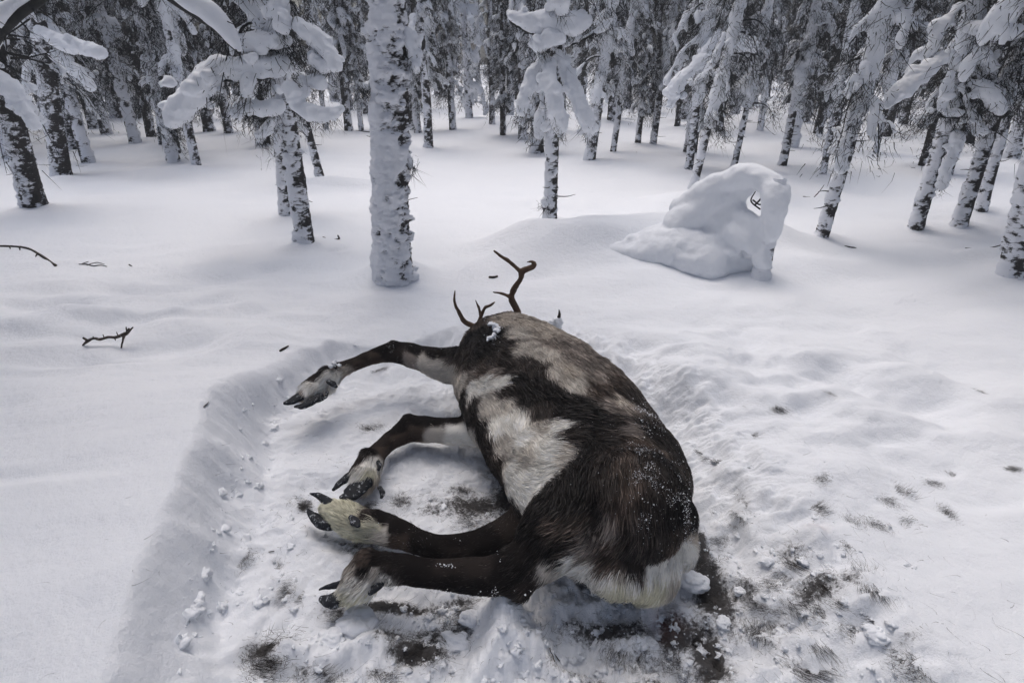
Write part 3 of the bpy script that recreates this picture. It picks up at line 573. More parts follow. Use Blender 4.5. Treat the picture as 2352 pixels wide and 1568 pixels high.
for pts, lb in [([(1138, 755, .016), (1130, 750, .013), (1143, 766, .015), (1135, 777, .011), (1128, 782, .010), (1146, 758, .011), (1122, 788, .007)], 'irregular white snow clot on the dark fur of the shoulder'), ([(1112, 714, .014), (1124, 717, .016), (1136, 719, .015), (1104, 718, .010)], 'white snow clot on the crest of the neck below the antlers'), ([(765, 842, .013), (757, 848, .010), (776, 845, .009), (770, 836, .008)], 'snow clot above the white pastern of the upper front leg')]:
    ac = Acc(); c0_ = None
    for px, py, r in pts:
        h, n = hitbody(px, py)
        if h is None: continue
        c0_ = c0_ or h; ac.add(*blob(h - c0_ + n * .014, r, px * .3, .5, 12, .8))
    if c0_ is None: continue
    me, co = remesh(ac.verts(), np.vstack(ac.Q), .003, 1); disp_mesh(me, co, .010, 55, px, 3); obj('snow_clot', me, M_SNOW, label=lb, cat='snow clot', loc=c0_)
# ------------------------------------------------------------------ trees
def trunk_mesh(p0, p1, Hh, r0, r1, seed, k=40, n=160, snow_bias=0.0, side=(-1, -.2), wob=.03, below=.6, ztop=None, dens=1.0):
    """tapered trunk from p0 through p1, with plastered snow raised from the bark"""
    d = (p1 - p0); d = d / d.z
    t = np.linspace(-below, Hh, n)
    if Hh > 3.2: t = np.concatenate([np.linspace(-below, 2.6, int(n * .72)), np.linspace(2.6, Hh, n - int(n * .72) + 1)[1:]])
    n = len(t)
    cx = d.x * t + wob * (fbm(t * .9 + seed, t * 0, t * 0, 2)) * np.clip(t, 0, 1); cy = d.y * t + wob * (fbm(t * .9 + seed + 40, t * 0, t * 0, 2)) * np.clip(t, 0, 1)
    tt = np.clip(t / Hh, 0, 1); rr = r0 * (1 - tt) ** .8 + r1 * tt; rr = rr * (1 + .14 * np.exp(-np.clip(t, 0, 9) / .12))
    a = np.arange(k) * 2 * math.pi / k
    ca, sa = np.cos(a)[None], np.sin(a)[None]
    zz = np.repeat(t[:, None], k, 1)
    X_, Y_ = ca * rr[:, None], sa * rr[:, None]
    s = fbm(X_ * 14 + seed, Y_ * 14, zz * 13 * dens, 3) + .55 * fbm(X_ * 30 + seed, Y_ * 30, zz * 34 * dens, 3)
    facing = (ca * side[0] + sa * side[1]) * .40 / math.hypot(*side)
    m = np.clip(.45 + .9 * (s * .9 + facing + snow_bias), 0, 1)
    thick = sstep(.45, .95, m) * r0 * .30 * (1 + .7 * fbm(X_ * 9 + seed, Y_ * 9, zz * 9, 2))
    rad = rr[:, None] + thick + r0 * .08 * fbm(X_ * 50, Y_ * 50, zz * 60 + seed, 2)
    V = np.stack([cx[:, None] + ca * rad, cy[:, None] + sa * rad, zz], -1).reshape(-1, 3)
    i = np.arange(n - 1)[:, None] * k; j = np.arange(k)[None]; j2 = (j + 1) % k
    Q = np.stack([i + j, i + j2, i + k + j2, i + k + j], -1).reshape(-1, 4)
    return mesh_np('trunk', V, Q, True, attrs={'snow': (.5 + .42 * (m - .45)).ravel()})
def branch_path(phi, z, L, dr, n=8):
    t = np.linspace(0, 1, n); out = L * (t - .25 * t * t)
    zz = z - L * dr * (.25 * t + .75 * t * t) + L * .12 * np.sin(t * 3)
    return np.stack([np.cos(phi) * out, np.sin(phi) * out, zz], 1)
def crown(seed, Hh, zb, zstep, Lmax, rmax, lean, nfol=70, voxel=.026, k=10, wsc=1.0, zfine=3.4):
    r_ = np.random.default_rng(seed); snow = Acc(); zoom = 1.0; wood = Acc(); FR = []
    z = zb
    while z < Hh - .25:
        hi = z > zfine
        phi = r_.random() * 2 * math.pi; f = (1 - z / Hh) ** .55
        L = Lmax * f * (.35 + .75 * r_.random()) * (.72 if hi else 1) + .1; dr = .25 + .85 * r_.random()
        P = branch_path(phi, z, L, dr); off = np.array([lean.x * z, lean.y * z, 0])
        P = P + off; P[:, 0] += .04 * fbm(P[:, 2] * 3 + seed, P[:, 0] * 3, P[:, 1], 2)
        rb = rmax * (.28 + .7 * r_.random() ** 1.6) * (.6 + .4 * f)
        s0 = 0.0; s1 = .6 + .4 * r_.random(); m = 7
        tt = np.linspace(s0, min(1, s1), m) * (len(P) - 1); C_ = np.stack([np.interp(tt, np.arange(len(P)), P[:, q]) for q in range(3)], 1)
        pr = rb * np.interp(np.linspace(0, 1, m), [0, .2, .7, 1], [.7, .75, 1.05, .8]) * (1 + .42 * r_.normal(size=m).clip(-1, 1))
        C_[:, 2] += pr * .5
        snow.add(*loft(C_, pr * 1.15, pr * .85, n=12 if not hi else 7, k=k))
        # small side clumps
        for _ in range(r_.integers(3, 8) if not hi else 1):
            q = C_[r_.integers(1, m)] + r_.normal(size=3) * rb * .9; rr = rb * (.4 + .5 * r_.random())
            e = q + np.array([r_.normal() * .04, r_.normal() * .04, -.03 - .13 * r_.random()])
            snow.add(*loft(np.array([q, (q + e) / 2, e]), [rr * .8, rr, rr * .6], n=5, k=8))
        rw = .011 * f + .003; wood.add(*loft(P, np.linspace(rw, .002, len(P)), n=8, k=5))
        nf = nfol if not hi else nfol // 3
        tq = r_.random(nf) * (len(P) - 1); rt = np.stack([np.interp(tq, np.arange(len(P)), P[:, q]) for q in range(3)], 1) + r_.normal(size=(nf, 3)) * np.array([.075, .075, .05]) - np.array([0, 0, rb * .7])
        dr_ = np.stack([np.cos(phi) + r_.normal(size=nf) * .8, np.sin(phi) + r_.normal(size=nf) * .8, -.7 - r_.random(nf) * 1.6], 1); dr_ /= np.linalg.norm(dr_, axis=1)[:, None]
        FR.append((rt, dr_, (.04 + .10 * r_.random(nf) ** 2) * (.55 + .45 * wsc), (.005 + .008 * r_.random(nf)) * wsc * (1 if not hi else 3)))
        z += zstep * (.6 + .8 * r_.random()) * (1 if not hi else 1.7)
    zz_ = np.linspace(zb, Hh - .2, 40); snow.add(*loft(np.stack([lean.x * zz_, lean.y * zz_, zz_], 1), np.linspace(.075, .03, 40), n=60, k=10))
    rt = np.vstack([f[0] for f in FR]); dr_ = np.vstack([f[1] for f in FR]); LL = np.concatenate([f[2] for f in FR]); WW = np.concatenate([f[3] for f in FR])
    V, Q, _ = ribbons(rt, dr_, LL, WW, r_.normal(size=(len(rt), 3)) * .5, 2)
    wood.add(V, Q)
    sm, co = remesh(snow.verts(), np.vstack(snow.Q), voxel, 2); co = disp_mesh(sm, co, voxel * 1.3, 8, seed, 3); sm.name = 'snow_load'
    return sm, wood.mesh('branches', False)

PROTO = []
for k_, (s, Hh, zb, zs, Lm, rm) in enumerate([(11, 7.5, .95, .085, .62, .08), (12, 8.5, 1.3, .10, .75, .09), (13, 6.5, .7, .085, .5, .08), (14, 8, 1.5, .11, .8, .09), (15, 5.5, .5, .08, .45, .07), (16, 9, 1.1, .085, .6, .07), (17, 7, .9, .08, .65, .08)]):
    lean = Vector((.01 * (k_ - 3), .01, 0)); sn, br = crown(s, Hh, zb, zs, Lm, rm, lean, nfol=230, voxel=.03)
    tr = trunk_mesh(Vector((0, 0, 0)), Vector((lean.x, lean.y, 1)), Hh, .085 + .01 * (k_ % 3), .01, s * 3.1, k=20, n=110, snow_bias=.02)
    PROTO.append((tr, br, sn))
def tree_copy(k, x, y, sc, rz, label, group, sz=1.0):
    o = obj('spruce_tree', None, label=label, cat='tree', group=group, loc=(x, y, Hs(x, y) - .02)); o.rotation_euler = (0, 0, rz); o.scale = (sc, sc, sc * sz)
    tr, br, sn = PROTO[k]
    obj('trunk', tr, M_BARK, o); obj('branches', br, M_NEEDLE, o); obj('snow_load', sn, M_SNOW, o)
    return o
USED = []
# trees of the photo: base x, base y, trunk width px, second point x, y, height, crown base, label, name
def hero(bx, by, w, ux, uy, Hh, zb, label, seed, crownk=None, bias=0.0, arms=(), side=(-1, -.2), Lm=.6, rm=.06, zs=.09, k=44, n=230, name='spruce_tree', stubs=4, nobase=False, crown_on=True):
    p0 = onground(bx, by); p0.z -= .01; p1 = aty(ux, uy, p0.y)
    r = w / 2 * mpp(p0) * .86; d = (p1 - p0); d = d / d.z
    o = obj(name, None, label=label, cat='tree', loc=p0); USED.append((p0.x, p0.y))
    obj('trunk', trunk_mesh(Vector((0, 0, 0)), d, Hh, r, .012, seed * 2.7, k=k, n=n, snow_bias=bias - .04 if r < .1 else bias, side=side, dens=min(1.6, .09 / r) if r < .09 else 1.0), M_BARK, o)
    snow = Acc(); wood = Acc()
    for A in arms:                                # A: list of (px, py, half width px, forward offset m)
        P = np.array([list(aty(q[0], q[1], p0.y + (q[3] if len(q) > 3 else 0)) - p0) for q in A]); rr = np.array([q[2] * mpp(p0) for q in A])
        rr = rr * .86; aa = Acc(); aa.add(*loft(P, rr, rr * .85, n=22, k=16))
        for _ in range(5 * len(P)):
            i_ = rng.random() * (len(P) - 1); c_ = np.array([np.interp(i_, np.arange(len(P)), P[:, q]) for q in range(3)]); r_i = np.interp(i_, np.arange(len(P)), rr)
            aa.add(*blob(c_ + rng.normal(size=3) * r_i * np.array([.6, .6, .35]), r_i * (.3 + .4 * rng.random()), rng.random() * 40, .5, 9, .8))
        ame, aco = remesh(aa.verts(), np.vstack(aa.Q), .011, 4); aco = disp_mesh(ame, aco, .030, 8, seed + P[0][0], 3); disp_mesh(ame, aco, .008, 30, seed, 2); ame.name = 'snow_arm'; obj('snow_arm', ame, M_SNOW, o); Q0 = P.copy(); Q0[:, 2] -= rr * .8
        rw = np.linspace(.012, .004, len(P)); wood.add(*loft(Q0, rw, n=14, k=6))
        nf = 70 * len(P); tq = rng.random(nf) * (len(P) - 1); rt = np.stack([np.interp(tq, np.arange(len(P)), Q0[:, c]) for c in range(3)], 1) + rng.normal(size=(nf, 3)) * .025
        dn = np.stack([rng.normal(size=nf) * .5, rng.normal(size=nf) * .5, -np.ones(nf)], 1); dn /= np.linalg.norm(dn, axis=1)[:, None]
        V, Q, _ = ribbons(rt, dn, .02 + .05 * rng.random(nf), .002 + .003 * rng.random(nf), rng.normal(size=(nf, 3)) * .6, 2); wood.add(V, Q)
    for _ in range(stubs):                        # dead twigs low on the trunk
        z = .15 + rng.random() * 1.0; ph = rng.random() * 6.28; L = .05 + .13 * rng.random()
        b = np.array([d.x * z, d.y * z, z]); e = b + np.array([math.cos(ph) * (r + L), math.sin(ph) * (r + L), -.03 + .05 * rng.random()]); wood.add(*loft(np.array([b, (b + e) / 2 + rng.normal(size=3) * .01, e]), [.005, .004, .0015], n=8, k=5))
    if wood.V: obj('branches', wood.mesh('branches', False), M_NEEDLE, o)
    if crown_on:
        sn, br = crown(seed + 100, Hh, zb, zs, Lm, rm, Vector((d.x, d.y, 0)), nfol=260, voxel=.024, wsc=.6)
        obj('snow_load', sn, M_SNOW, o); obj('branches', br, M_NEEDLE, o)
    return o
hero(80, 468, 52, 25, 250, 7.5, 1.05, 'thick dark spruce trunk nearest the left edge, snow plastered on its left side', 1, Lm=.9, rm=.07, arms=[[(20, 190, 16, -.3), (50, 240, 20, -.4), (80, 285, 16, -.45)], [(-10, 180, 28, -.3), (30, 210, 24, -.4), (45, 250, 18, -.4)]])
hero(143, 402, 42, 112, 200, 8, 1.2, 'second dark spruce trunk from the left, its base right behind the thickest one', 2, Lm=.85, rm=.07, arms=[[(90, 70, 14, -.4), (150, 100, 20, -.5), (230, 120, 16, -.6)], [(130, 130, 16, -.3), (180, 170, 18, -.3), (210, 200, 12, -.3)]])
hero(172, 342, 30, 145, 190, 8, 1.2, 'dark spruce close behind the second trunk on the left', 3, Lm=.7)
hero(452, 378, 20, 428, 260, 6, 1.0, 'pale slim tree standing below the long drooping snow arm', 4, Lm=.5, bias=.25)
hero(408, 352, 15, 395, 260, 6, .9, 'slim dark-barked tree just left of the pale slim one', 5, Lm=.5)
hero(372, 332, 14, 360, 230, 6, .8, 'slim tree with bare twigs at its foot left of two slim trunks', 6, Lm=.5, stubs=14)
hero(700, 552, 44, 652, 230, 6.5, 1.25, 'spruce with a mottled black and white trunk and a long snow arm reaching left', 7, Lm=.55, rm=.07, bias=.05, side=(-.7, -.7), arms=[
   [(640, 150, 28, -.1), (560, 160, 30, -.15), (495, 160, 32, -.2), (455, 205, 34, -.22), (420, 240, 34, -.25), (395, 275, 24, -.25)],
   [(655, 90, 20, -.1), (600, 95, 26, -.15), (555, 100, 22, -.15)], [(640, 245, 16, -.1), (600, 250, 24, -.15), (555, 245, 18, -.15)], [(625, 275, 13, -.1), (608, 300, 14, -.1), (595, 318, 10, -.1)],
   [(665, 200, 20, -.25), (690, 245, 20, -.3), (735, 262, 20, -.3), (775, 255, 14, -.3)], [(690, 60, 22, -.15), (730, 90, 26, -.2), (770, 150, 20, -.2)], [(640, 10, 24, -.15), (650, 60, 18, -.2)], [(720, 130, 16, -.2), (745, 150, 22, -.2)], [(700, 180, 14, -.1), (735, 190, 20, -.2)]])
hero(657, 492, 30, 642, 300, 5, .9, 'snow-crusted trunk half hidden behind the mottled spruce with the snow arm', 8, Lm=.45, bias=.22)
hero(738, 412, 20, 712, 320, 3.5, .8, 'short leaning trunk just right of the mottled spruce', 9, Lm=.4)
hero(908, 625, 84, 886, 0, 9, 2.2, 'thickest trunk in the clearing, plastered with snow from foot to top', 10, Lm=.9, rm=.08, bias=.24, k=110, n=620, side=(-.6, -.8), stubs=3, arms=[[(938, 70, 14, .0), (950, 110, 20, -.02), (957, 160, 12, -.02)], [(846, 190, 13, -.02), (842, 205, 11, -.02)], [(932, 360, 8, .02), (942, 385, 8, .0)]], name='old_tree')
hero(985, 338, 22, 978, 200, 7, 1.1, 'slim snowy tree just right of the thickest trunk', 11, Lm=.6)
hero(1264, 514, 32, 1272, 300, 6, 1.9, 'tree under a drooping umbrella of snow straight behind the antlers', 12, Lm=.5, rm=.06, bias=.12, arms=[
   [(1285, 125, 14, -.1), (1310, 190, 22, -.15), (1335, 245, 26, -.18), (1350, 290, 18, -.2), (1352, 310, 10, -.2)],
   [(1265, 140, 14, -.15), (1262, 190, 20, -.3), (1275, 240, 24, -.32), (1285, 285, 22, -.32), (1288, 305, 12, -.3)],
   [(1250, 135, 16, -.05), (1222, 180, 20, -.1), (1205, 225, 20, -.12), (1195, 260, 12, -.12)],
   [(1180, 40, 16, -.1), (1215, 52, 25, -.12), (1260, 55, 34, -.12), (1305, 55, 30, -.1), (1345, 50, 18, -.1)], [(1262, 85, 24, -.2), (1240, 105, 20, -.2)], [(1285, -10, 26, -.2), (1290, 20, 20, -.2)],
   [(1245, 210, 10, 0), (1240, 270, 12, 0), (1238, 310, 10, 0)], [(1300, 102, 6, -.05), (1340, 85, 7, -.1), (1385, 60, 7, -.12), (1402, 46, 4, -.12)], [(1252, 470, 10, -.06), (1250, 455, 8, -.05)]])
hero(1355, 366, 26, 1374, 240, 7, 1.0, 'broad snowy trunk behind the right tip of the snow umbrella', 13, Lm=.6, bias=.2)
hero(1408, 348, 15, 1425, 230, 6, .9, 'slim trunk right of the broad snowy one in the middle distance', 14, Lm=.5)
hero(1500, 330, 17, 1520, 200, 7, 1.0, 'darkest straight trunk between the snow umbrella and the bent sapling', 15, Lm=.6, bias=-.1)
hero(1582, 388, 20, 1598, 270, 6.5, .9, 'snow-tufted spruce left behind the arched snow mound', 16, Lm=.55, arms=[[(1640, 95, 14, -.2), (1600, 150, 18, -.3), (1555, 195, 20, -.35), (1540, 240, 12, -.35)], [(1650, 80, 16, -.2), (1690, 100, 20, -.2), (1730, 105, 18, -.25)]])
hero(1592, 432, 20, 1618, 330, 5.5, .75, 'spotted trunk with snow tufts, nearest behind the arched snow mound', 17, Lm=.42, rm=.05)
hero(1685, 388, 15, 1715, 250, 6, .85, 'thin crooked spruce above the middle of the arched snow mound', 18, Lm=.45)
hero(1797, 380, 20, 1825, 250, 6.5, .8, 'snow-tufted spruce above the right end of the arched snow mound', 19, Lm=.5, arms=[[(1835, 150, 13, -.1), (1840, 185, 16, -.15)], [(1865, 110, 10, -.1), (1850, 150, 12, -.1)]])
hero(1890, 400, 16, 1915, 270, 6, .95, 'slim trunk in line behind the nearest spruce on the right', 20, Lm=.5)
hero(1887, 541, 32, 1934, 380, 6.5, .95, 'mottled spruce with its foot closest to the right of the bent sapling', 21, Lm=.5, rm=.055, arms=[[(1930, 300, 14, -.1), (1938, 345, 16, -.15), (1930, 385, 16, -.15)], [(1960, 180, 14, -.1), (1950, 220, 14, -.1)], [(1985, 150, 12, -.1), (1990, 210, 15, -.1)]])
hero(2104, 521, 34, 2142, 380, 6.5, 1.0, 'mottled spruce with a broad white snow arm sloping down to its left', 22, Lm=.6, rm=.06, arms=[[(2165, 130, 14, -.2), (2130, 160, 22, -.25), (2080, 200, 24, -.3), (2040, 240, 14, -.35)], [(2185, 170, 10, -.2), (2170, 215, 14, -.2), (2165, 255, 14, -.2), (2200, 260, 12, -.2)], [(2200, 310, 13, -.1), (2180, 370, 15, -.12), (2160, 430, 13, -.12)], [(2180, 125, 14, -.1), (2200, 150, 14, -.1)]])
hero(2204, 516, 34, 2262, 350, 7, 1.0, 'dark spruce with rounded snow lumps, middle of three trunks at the right', 23, Lm=.6, rm=.06, bias=-.05, arms=[[(2230, 190, 12, -.2), (2270, 210, 22, -.3), (2290, 250, 20, -.3)], [(2230, 60, 14, -.2), (2280, 70, 22, -.3), (2330, 75, 18, -.3)], [(2210, 200, 10, -.2), (2225, 250, 13, -.2), (2255, 300, 18, -.2)], [(2250, 120, 20, -.2), (2270, 155, 20, -.2)]])
hero(2254, 482, 27, 2285, 360, 7, 1.0, 'dark spruce right behind the middle one of the three at the right', 24, Lm=.6, rm=.06)
hero(2012, 350, 13, 2032, 260, 6, .9, 'thin pole-like tree alone in a gap on the right', 25, Lm=.45)
hero(2322, 628, 52, 2352, 490, 7, 1.4, 'trunk cut by the right edge of the view, black at its foot', 26, Lm=.8, rm=.07)
# bare bent branch overhead, part of the second left trunk's neighbour
def snowy_limb(pts, Y, wr, sr, label):
    P = np.array([list(aty(q[0], q[1], Y + q[2])) for q in pts]); base = Vector(P[0]); P = P - P[0]
    o = obj('overhanging_branch', None, label=label, cat='branch', loc=base)
    wood = Acc(); wood.add(*loft(P, np.array(wr) * Y / FPX, n=40, k=10))
    for _ in range(14):
        i_ = rng.integers(1, len(P)); b = P[i_] * .5 + P[i_ - 1] * .5 + rng.normal(size=3) * .02; e = b + np.array([rng.normal() * .08, rng.normal() * .06, -.03 - .1 * rng.random()]); wood.add(*loft(np.array([b, (b + e) / 2 + rng.normal(size=3) * .012, e]), [.005, .004, .001], n=8, k=5))
    obj('limb', wood.mesh('limb'), M_NEEDLE, o)
    S = P.copy(); r = np.array(sr) * Y / FPX; S[:, 2] += r * .9; V, Q = loft(S, r, r * .9, n=60, k=20); me, co = remesh(V, Q, .014, 5); disp_mesh(me, co, .022, 5, 3, 3); obj('snow_load', me, M_SNOW, o)
snowy_limb([(330, -60, 0), (400, -5, 0), (450, 30, 0), (500, 65, 0), (535, 105, 0), (552, 122, 0)], 4.2, [14, 13, 11, 9, 6, 2], [14, 22, 22, 20, 18, 8], 'thick dark overhanging branch with snow on its back, above the long snow arm')
snowy_limb([(150, -60, 0), (95, -5, 0), (50, 28, 0), (18, 55, 0), (-12, 90, 0), (-40, 150, 0)], 3.6, [10, 10, 10, 11, 12, 12], [14, 18, 16, 20, 30, 30], 'dark bent branch crossing the top left corner')
# snow-bent sapling with its pillow of snow
p0 = onground(1750, 628)
sap = obj('bent_sapling', None, label='sapling stump bowed under a thick arching pillow of snow', cat='tree', loc=p0)
obj('trunk', trunk_mesh(Vector((0, 0, 0)), aty(1775, 500, p0.y) - p0, .62, .045, .03, 77, k=40, n=120, snow_bias=.42, below=.2, side=(-.6, -.8)), M_BARK, sap)
ac = Acc()
for A in [[(1757, 560, 17, 0), (1752, 600, 22, -.02)], [(1768, 540, 24, -.02), (1775, 500, 30, -.02), (1782, 460, 34, -.02), (1775, 425, 32, .05), (1745, 410, 30, .12), (1700, 405, 30, .2), (1650, 425, 32, .3), (1600, 452, 30, .4), (1560, 475, 22, .5)],
          [(1705, 432, 32, .26), (1655, 455, 44, .32), (1605, 485, 46, .38), (1560, 515, 40, .4)], [(1690, 478, 34, .26), (1655, 505, 50, .32)], [(1712, 500, 26, .22), (1680, 530, 40, .28)], [(1705, 492, 22, .16), (1732, 515, 24, .08), (1745, 548, 18, .03)], [(1690, 535, 34, .16), (1722, 552, 30, .07), (1742, 575, 20, .03)]]:
    P = np.array([list(aty(q[0], q[1], p0.y + q[3]) - p0) for q in A]); rr = np.array([q[2] * mpp(p0) for q in A]); ac.add(*loft(P, rr, rr * .9, n=30, k=20))
P = []; rr = []                                  # the drift it has bent into: rests on the ground all along
for q in [(1400, 570, .06, .40), (1450, 568, .12, .40), (1520, 556, .21, .40), (1610, 548, .27, .36), (1680, 542, .22, .30), (1722, 540, .14, .24)]:
    p = aty(q[0], q[1], p0.y + q[3]); P.append([p.x - p0.x, p.y - p0.y, Hs(p.x, p.y) - (.06 if q[0] < 1500 else .0) - q[2] * .05 - p0.z]); rr.append(q[2])
rr = [a * .80 for a in rr]; ac.add(*loft(P, np.array(rr) * 1.5, rr, n=40, k=28))
for _ in range(12):
    i_ = rng.random() * (len(P) - 1); c_ = np.array([np.interp(i_, np.arange(len(P)), [a[q] for a in P]) for q in range(3)]); r_i = np.interp(i_, np.arange(len(P)), rr)
    th = rng.uniform(-.6, 1.6); ac.add(*blob(c_ + np.array([rng.normal() * .05, -math.sin(th) * r_i * 1.3, math.cos(th) * r_i * .85]), .03 + .05 * rng.random(), rng.random() * 40, .5, 10, .7))
me, co = remesh(ac.verts(), np.vstack(ac.Q), .014, 6); co = disp_mesh(me, co, .035, 4, 8, 3); disp_mesh(me, co, .012, 16, 3, 3); obj('snow_load', me, M_SNOW, sap)
ac = Acc()
for A in [[(1745, 480), (1725, 462), (1735, 440)], [(1735, 470), (1748, 455), (1752, 436)], [(1730, 460), (1745, 470), (1762, 462)]]:
    P = np.array([list(aty(q[0], q[1], p0.y + .08) - p0) for q in A]); ac.add(*loft(P, [.006, .005, .003], n=10, k=6))
obj('twigs', ac.mesh('twigs'), M_NEEDLE, sap)
# background forest
BG = ['slender snow-laden spruce far back in the forest on the left', 'slender snow-laden spruce far back in the middle of the forest', 'slender snow-laden spruce far back in the forest on the right']
def bgk(x, y): return 0 if x / y < -.25 else (1 if x / y < .3 else 2)
spots = []
def try_spot(x, y, md):
    for a, b in spots + USED:
        if (a - x) ** 2 + (b - y) ** 2 < md * md: return False
    spots.append((x, y)); return True
for px, py in [(210, 272), (262, 271), (275, 271), (300, 271), (318, 271), (525, 306), (750, 297), (830, 300), (945, 298), (1040, 298), (960, 305), (1130, 285), (1155, 310), (1200, 305), (1465, 328), (1555, 290), (1900, 270), (1650, 300), (2040, 300), (1200, 320), (180, 322), (590, 280), (800, 300), (1290, 300), (1745, 300), (1850, 280), (2120, 380), (2170, 400)]:
    p = onground(px, py); spots.append((p.x, p.y))
nfix = len(spots)
for row, (y0, y1, cnt, md) in enumerate([(9, 15, 52, 1.05), (15, 24, 95, 1.25), (24, 46, 100, 2.0)]):
    c = 0; tries = 0
    while c < cnt and tries < 6000:
        tries += 1; y = y0 + (y1 - y0) * random.random(); x = (random.random() * 2 - 1) * (y * 1.02 + 1.5)
        if row < 2 and -.30 < x / y < -.12 and y < 17: continue         # open lane left of the thickest trunk
        if -.11 < x / y < -.03 and 10 < y < 40: continue                # light gap toward the far bright spruce
        if row == 0 and abs(x / y) < .5 and random.random() < .35: continue
        if try_spot(x, y, md): c += 1
for n_, (x, y) in enumerate(spots):
    k = random.randrange(7); sc = random.uniform(.8, 1.25)
    if n_ < nfix: sc *= .75
    if y > 22: sc *= 1.25
    tree_copy(k, x, y, sc, random.random() * 6.28, BG[bgk(x, y)], ['spruces far back on the left', 'spruces far back in the middle', 'spruces far back on the right'][bgk(x, y)])
sn_, br_ = crown(55, 7.5, .35, .075, .75, .12, Vector((0, 0, 0)), nfol=60, voxel=.035)
PROTO.append((PROTO[0][0], br_, sn_))
tree_copy(7, -1.05, 15.5, 1.0, 1.0, 'pale snow-covered spruce standing in the bright gap right of the thickest trunk', None)
# unseen neighbours added beside and behind the viewpoint to darken the clearing's edges
for x, y, k in [(-3.3, 2.6, 1), (-3.0, .9, 3), (-2.4, -.9, 6), (3.5, 2.2, 3), (3.2, .5, 1), (2.5, -1.1, 6), (0.3, -2.6, 3), (-1.2, -2.3, 1), (-4.8, 3.8, 0), (4.9, 3.6, 5), (-4.3, 1.6, 5), (4.6, 1.4, 0), (1.9, -2.6, 0), (-6.2, 5.5, 3), (6.4, 5.2, 1), (-5.6, .2, 2), (5.8, -.2, 4)]:
    tree_copy(k, x, y, 1.9, x * 3.3, 'large unseen snow-laden spruce added beside the clearing to shade its edges', 'unseen spruces added around the clearing for shade')

# ------------------------------------------------------------------ twigs, tufts, snow lumps
def twig(lists, label, mat=M_TWIG, lift=.004, name='twig', snow=None):
    P0 = onground(lists[0][0][0], lists[0][0][1]); ac = Acc()
    for L in lists:
        P = []
        for q in L:
            p = onground(q[0], q[1], lift)
            if len(q) > 3: p = aty(q[0], q[1], P0.y + q[3])
            P.append(list(p - P0))
        P = np.array(P); r = np.array([q[2] * mpp(P0) for q in L]); ac.add(*loft(P, r, n=6 * len(P), k=7))
    me = ac.mesh(name); V = ac.verts(); nv = len(V); me.vertices.foreach_set('co', (V + .0015 * np.stack([fbm(V[:, 0] * 60 + c, V[:, 1] * 60, V[:, 2] * 60, 2) for c in (0, 9, 18)], 1)).astype(np.float32).ravel()); me.update()
    return obj(name, me, mat, label=label, cat='twig', loc=P0)
twig([[(-10, 566, 2.2), (30, 567, 2.2), (62, 571, 2.4), (90, 585, 2.6), (128, 611, 3)], [(22, 567, 1.6), (24, 572, 1)], [(45, 569, 1.6), (46, 575, 1)], [(86, 583, 1.6), (82, 590, 1)]], 'long bent dark twig lying on the snow at the left edge')
twig([[(182, 608, .9), (200, 608, 1.1), (215, 612, 1), (230, 610, .9), (246, 613, .7)], [(190, 606, .8), (203, 602, .7)], [(200, 610, .8), (222, 604, .7), (240, 608, .6)]], 'thin forked twiglets flat on the snow right of the long bent twig')
twig([[(297, 609, 1.5), (303, 612, 1)]], 'tiny bark chip on the snow right of the forked twiglets')
twig([[(190, 793, 2, .0), (200, 784, 3.5, .0), (215, 777, 2.8, .02), (230, 779, 3.3, .02), (250, 774, 3, .03), (268, 774, 3.6, .03), (285, 767, 4, .04), (292, 763, 3, .05), (296, 755, 2, .05)], [(202, 783, 3, 0), (192, 776, 2.4, -.01)], [(285, 770, 3.5, .04), (282, 783, 2, .03), (278, 800, 1.6, .02), (279, 815, 1.3, .01), (278, 832, 2.6, 0)], [(290, 768, 3, .04), (305, 752, 1.6, .04)], [(240, 776, 1.5, .02), (236, 768, .8, .02)], [(272, 772, 1.6, .03), (268, 763, .8, .03)], [(292, 763, 2, .05), (290, 752, 1.4, .05)], [(216, 778, 2, .01), (214, 773, 1, 0)], [(262, 775, 2, .03), (266, 781, 1, .02)]], 'broken bark-covered branch end propped above the snow', m_frosted('frosted_twig', (0.045, 0.034, 0.028), 0.58, 90), name='broken_branch')
twig([[(644, 807, 2.6), (652, 802, 2.8), (662, 796, 1.4)]], 'short dark stick on the snow above the upper front hoof')
twig([[(468, 936, 1), (474, 931, 1.3), (480, 925, .6)]], 'small curved needle-like twig on smooth snow left of the hollow')
twig([[(618, 1269, 1.1), (630, 1267, 1.1)]], 'tiny straight splinter left of the hind hooves')
twig([[(1262, 1488, 1), (1274, 1520, 1)], [(1263, 1489, 1), (1286, 1511, 1)]], 'twig shaped like an upside-down V in the near snow')
twig([[(2217, 571, 1), (2250, 572, 1.2), (2280, 569, 1.2), (2305, 562, 1)]], 'thin twig on the snow left of the trunk at the right edge')
twig([[(742, 545, 1.5, 0), (760, 551, 2.4, 0), (778, 549, 2.4, 0), (776, 541, 1.5, 0)], [(735, 558, 1.4, 0), (742, 550, 1.8, 0)]], 'dark hooked twig in the dip at the foot of the mottled spruce')
twig([[(1845, 452, 1.3, .0), (1870, 455, 1.6, .0), (1895, 460, 2.2, .0)], [(1868, 455, 1, .0), (1882, 440, .9, .0), (1893, 425, .6, 0)]], 'bare forked twig sticking out of the snow left of the nearest right spruce')
twig([[(1462, 350, 1, 0), (1470, 372, 1, 0), (1474, 385, 1.2, 0)]], 'thin upright stalk alone on the middle snow')
twig([[(2478 - 5, 560, 1, 0), (2470, 580, 1, 0)]], 'thin stalk at the far right')if False else None
twig([[(1940, 566, .8), (1955, 569, 1.6), (1966, 570, .8)]], 'small dark bark piece on the snow right of the nearest right spruce')
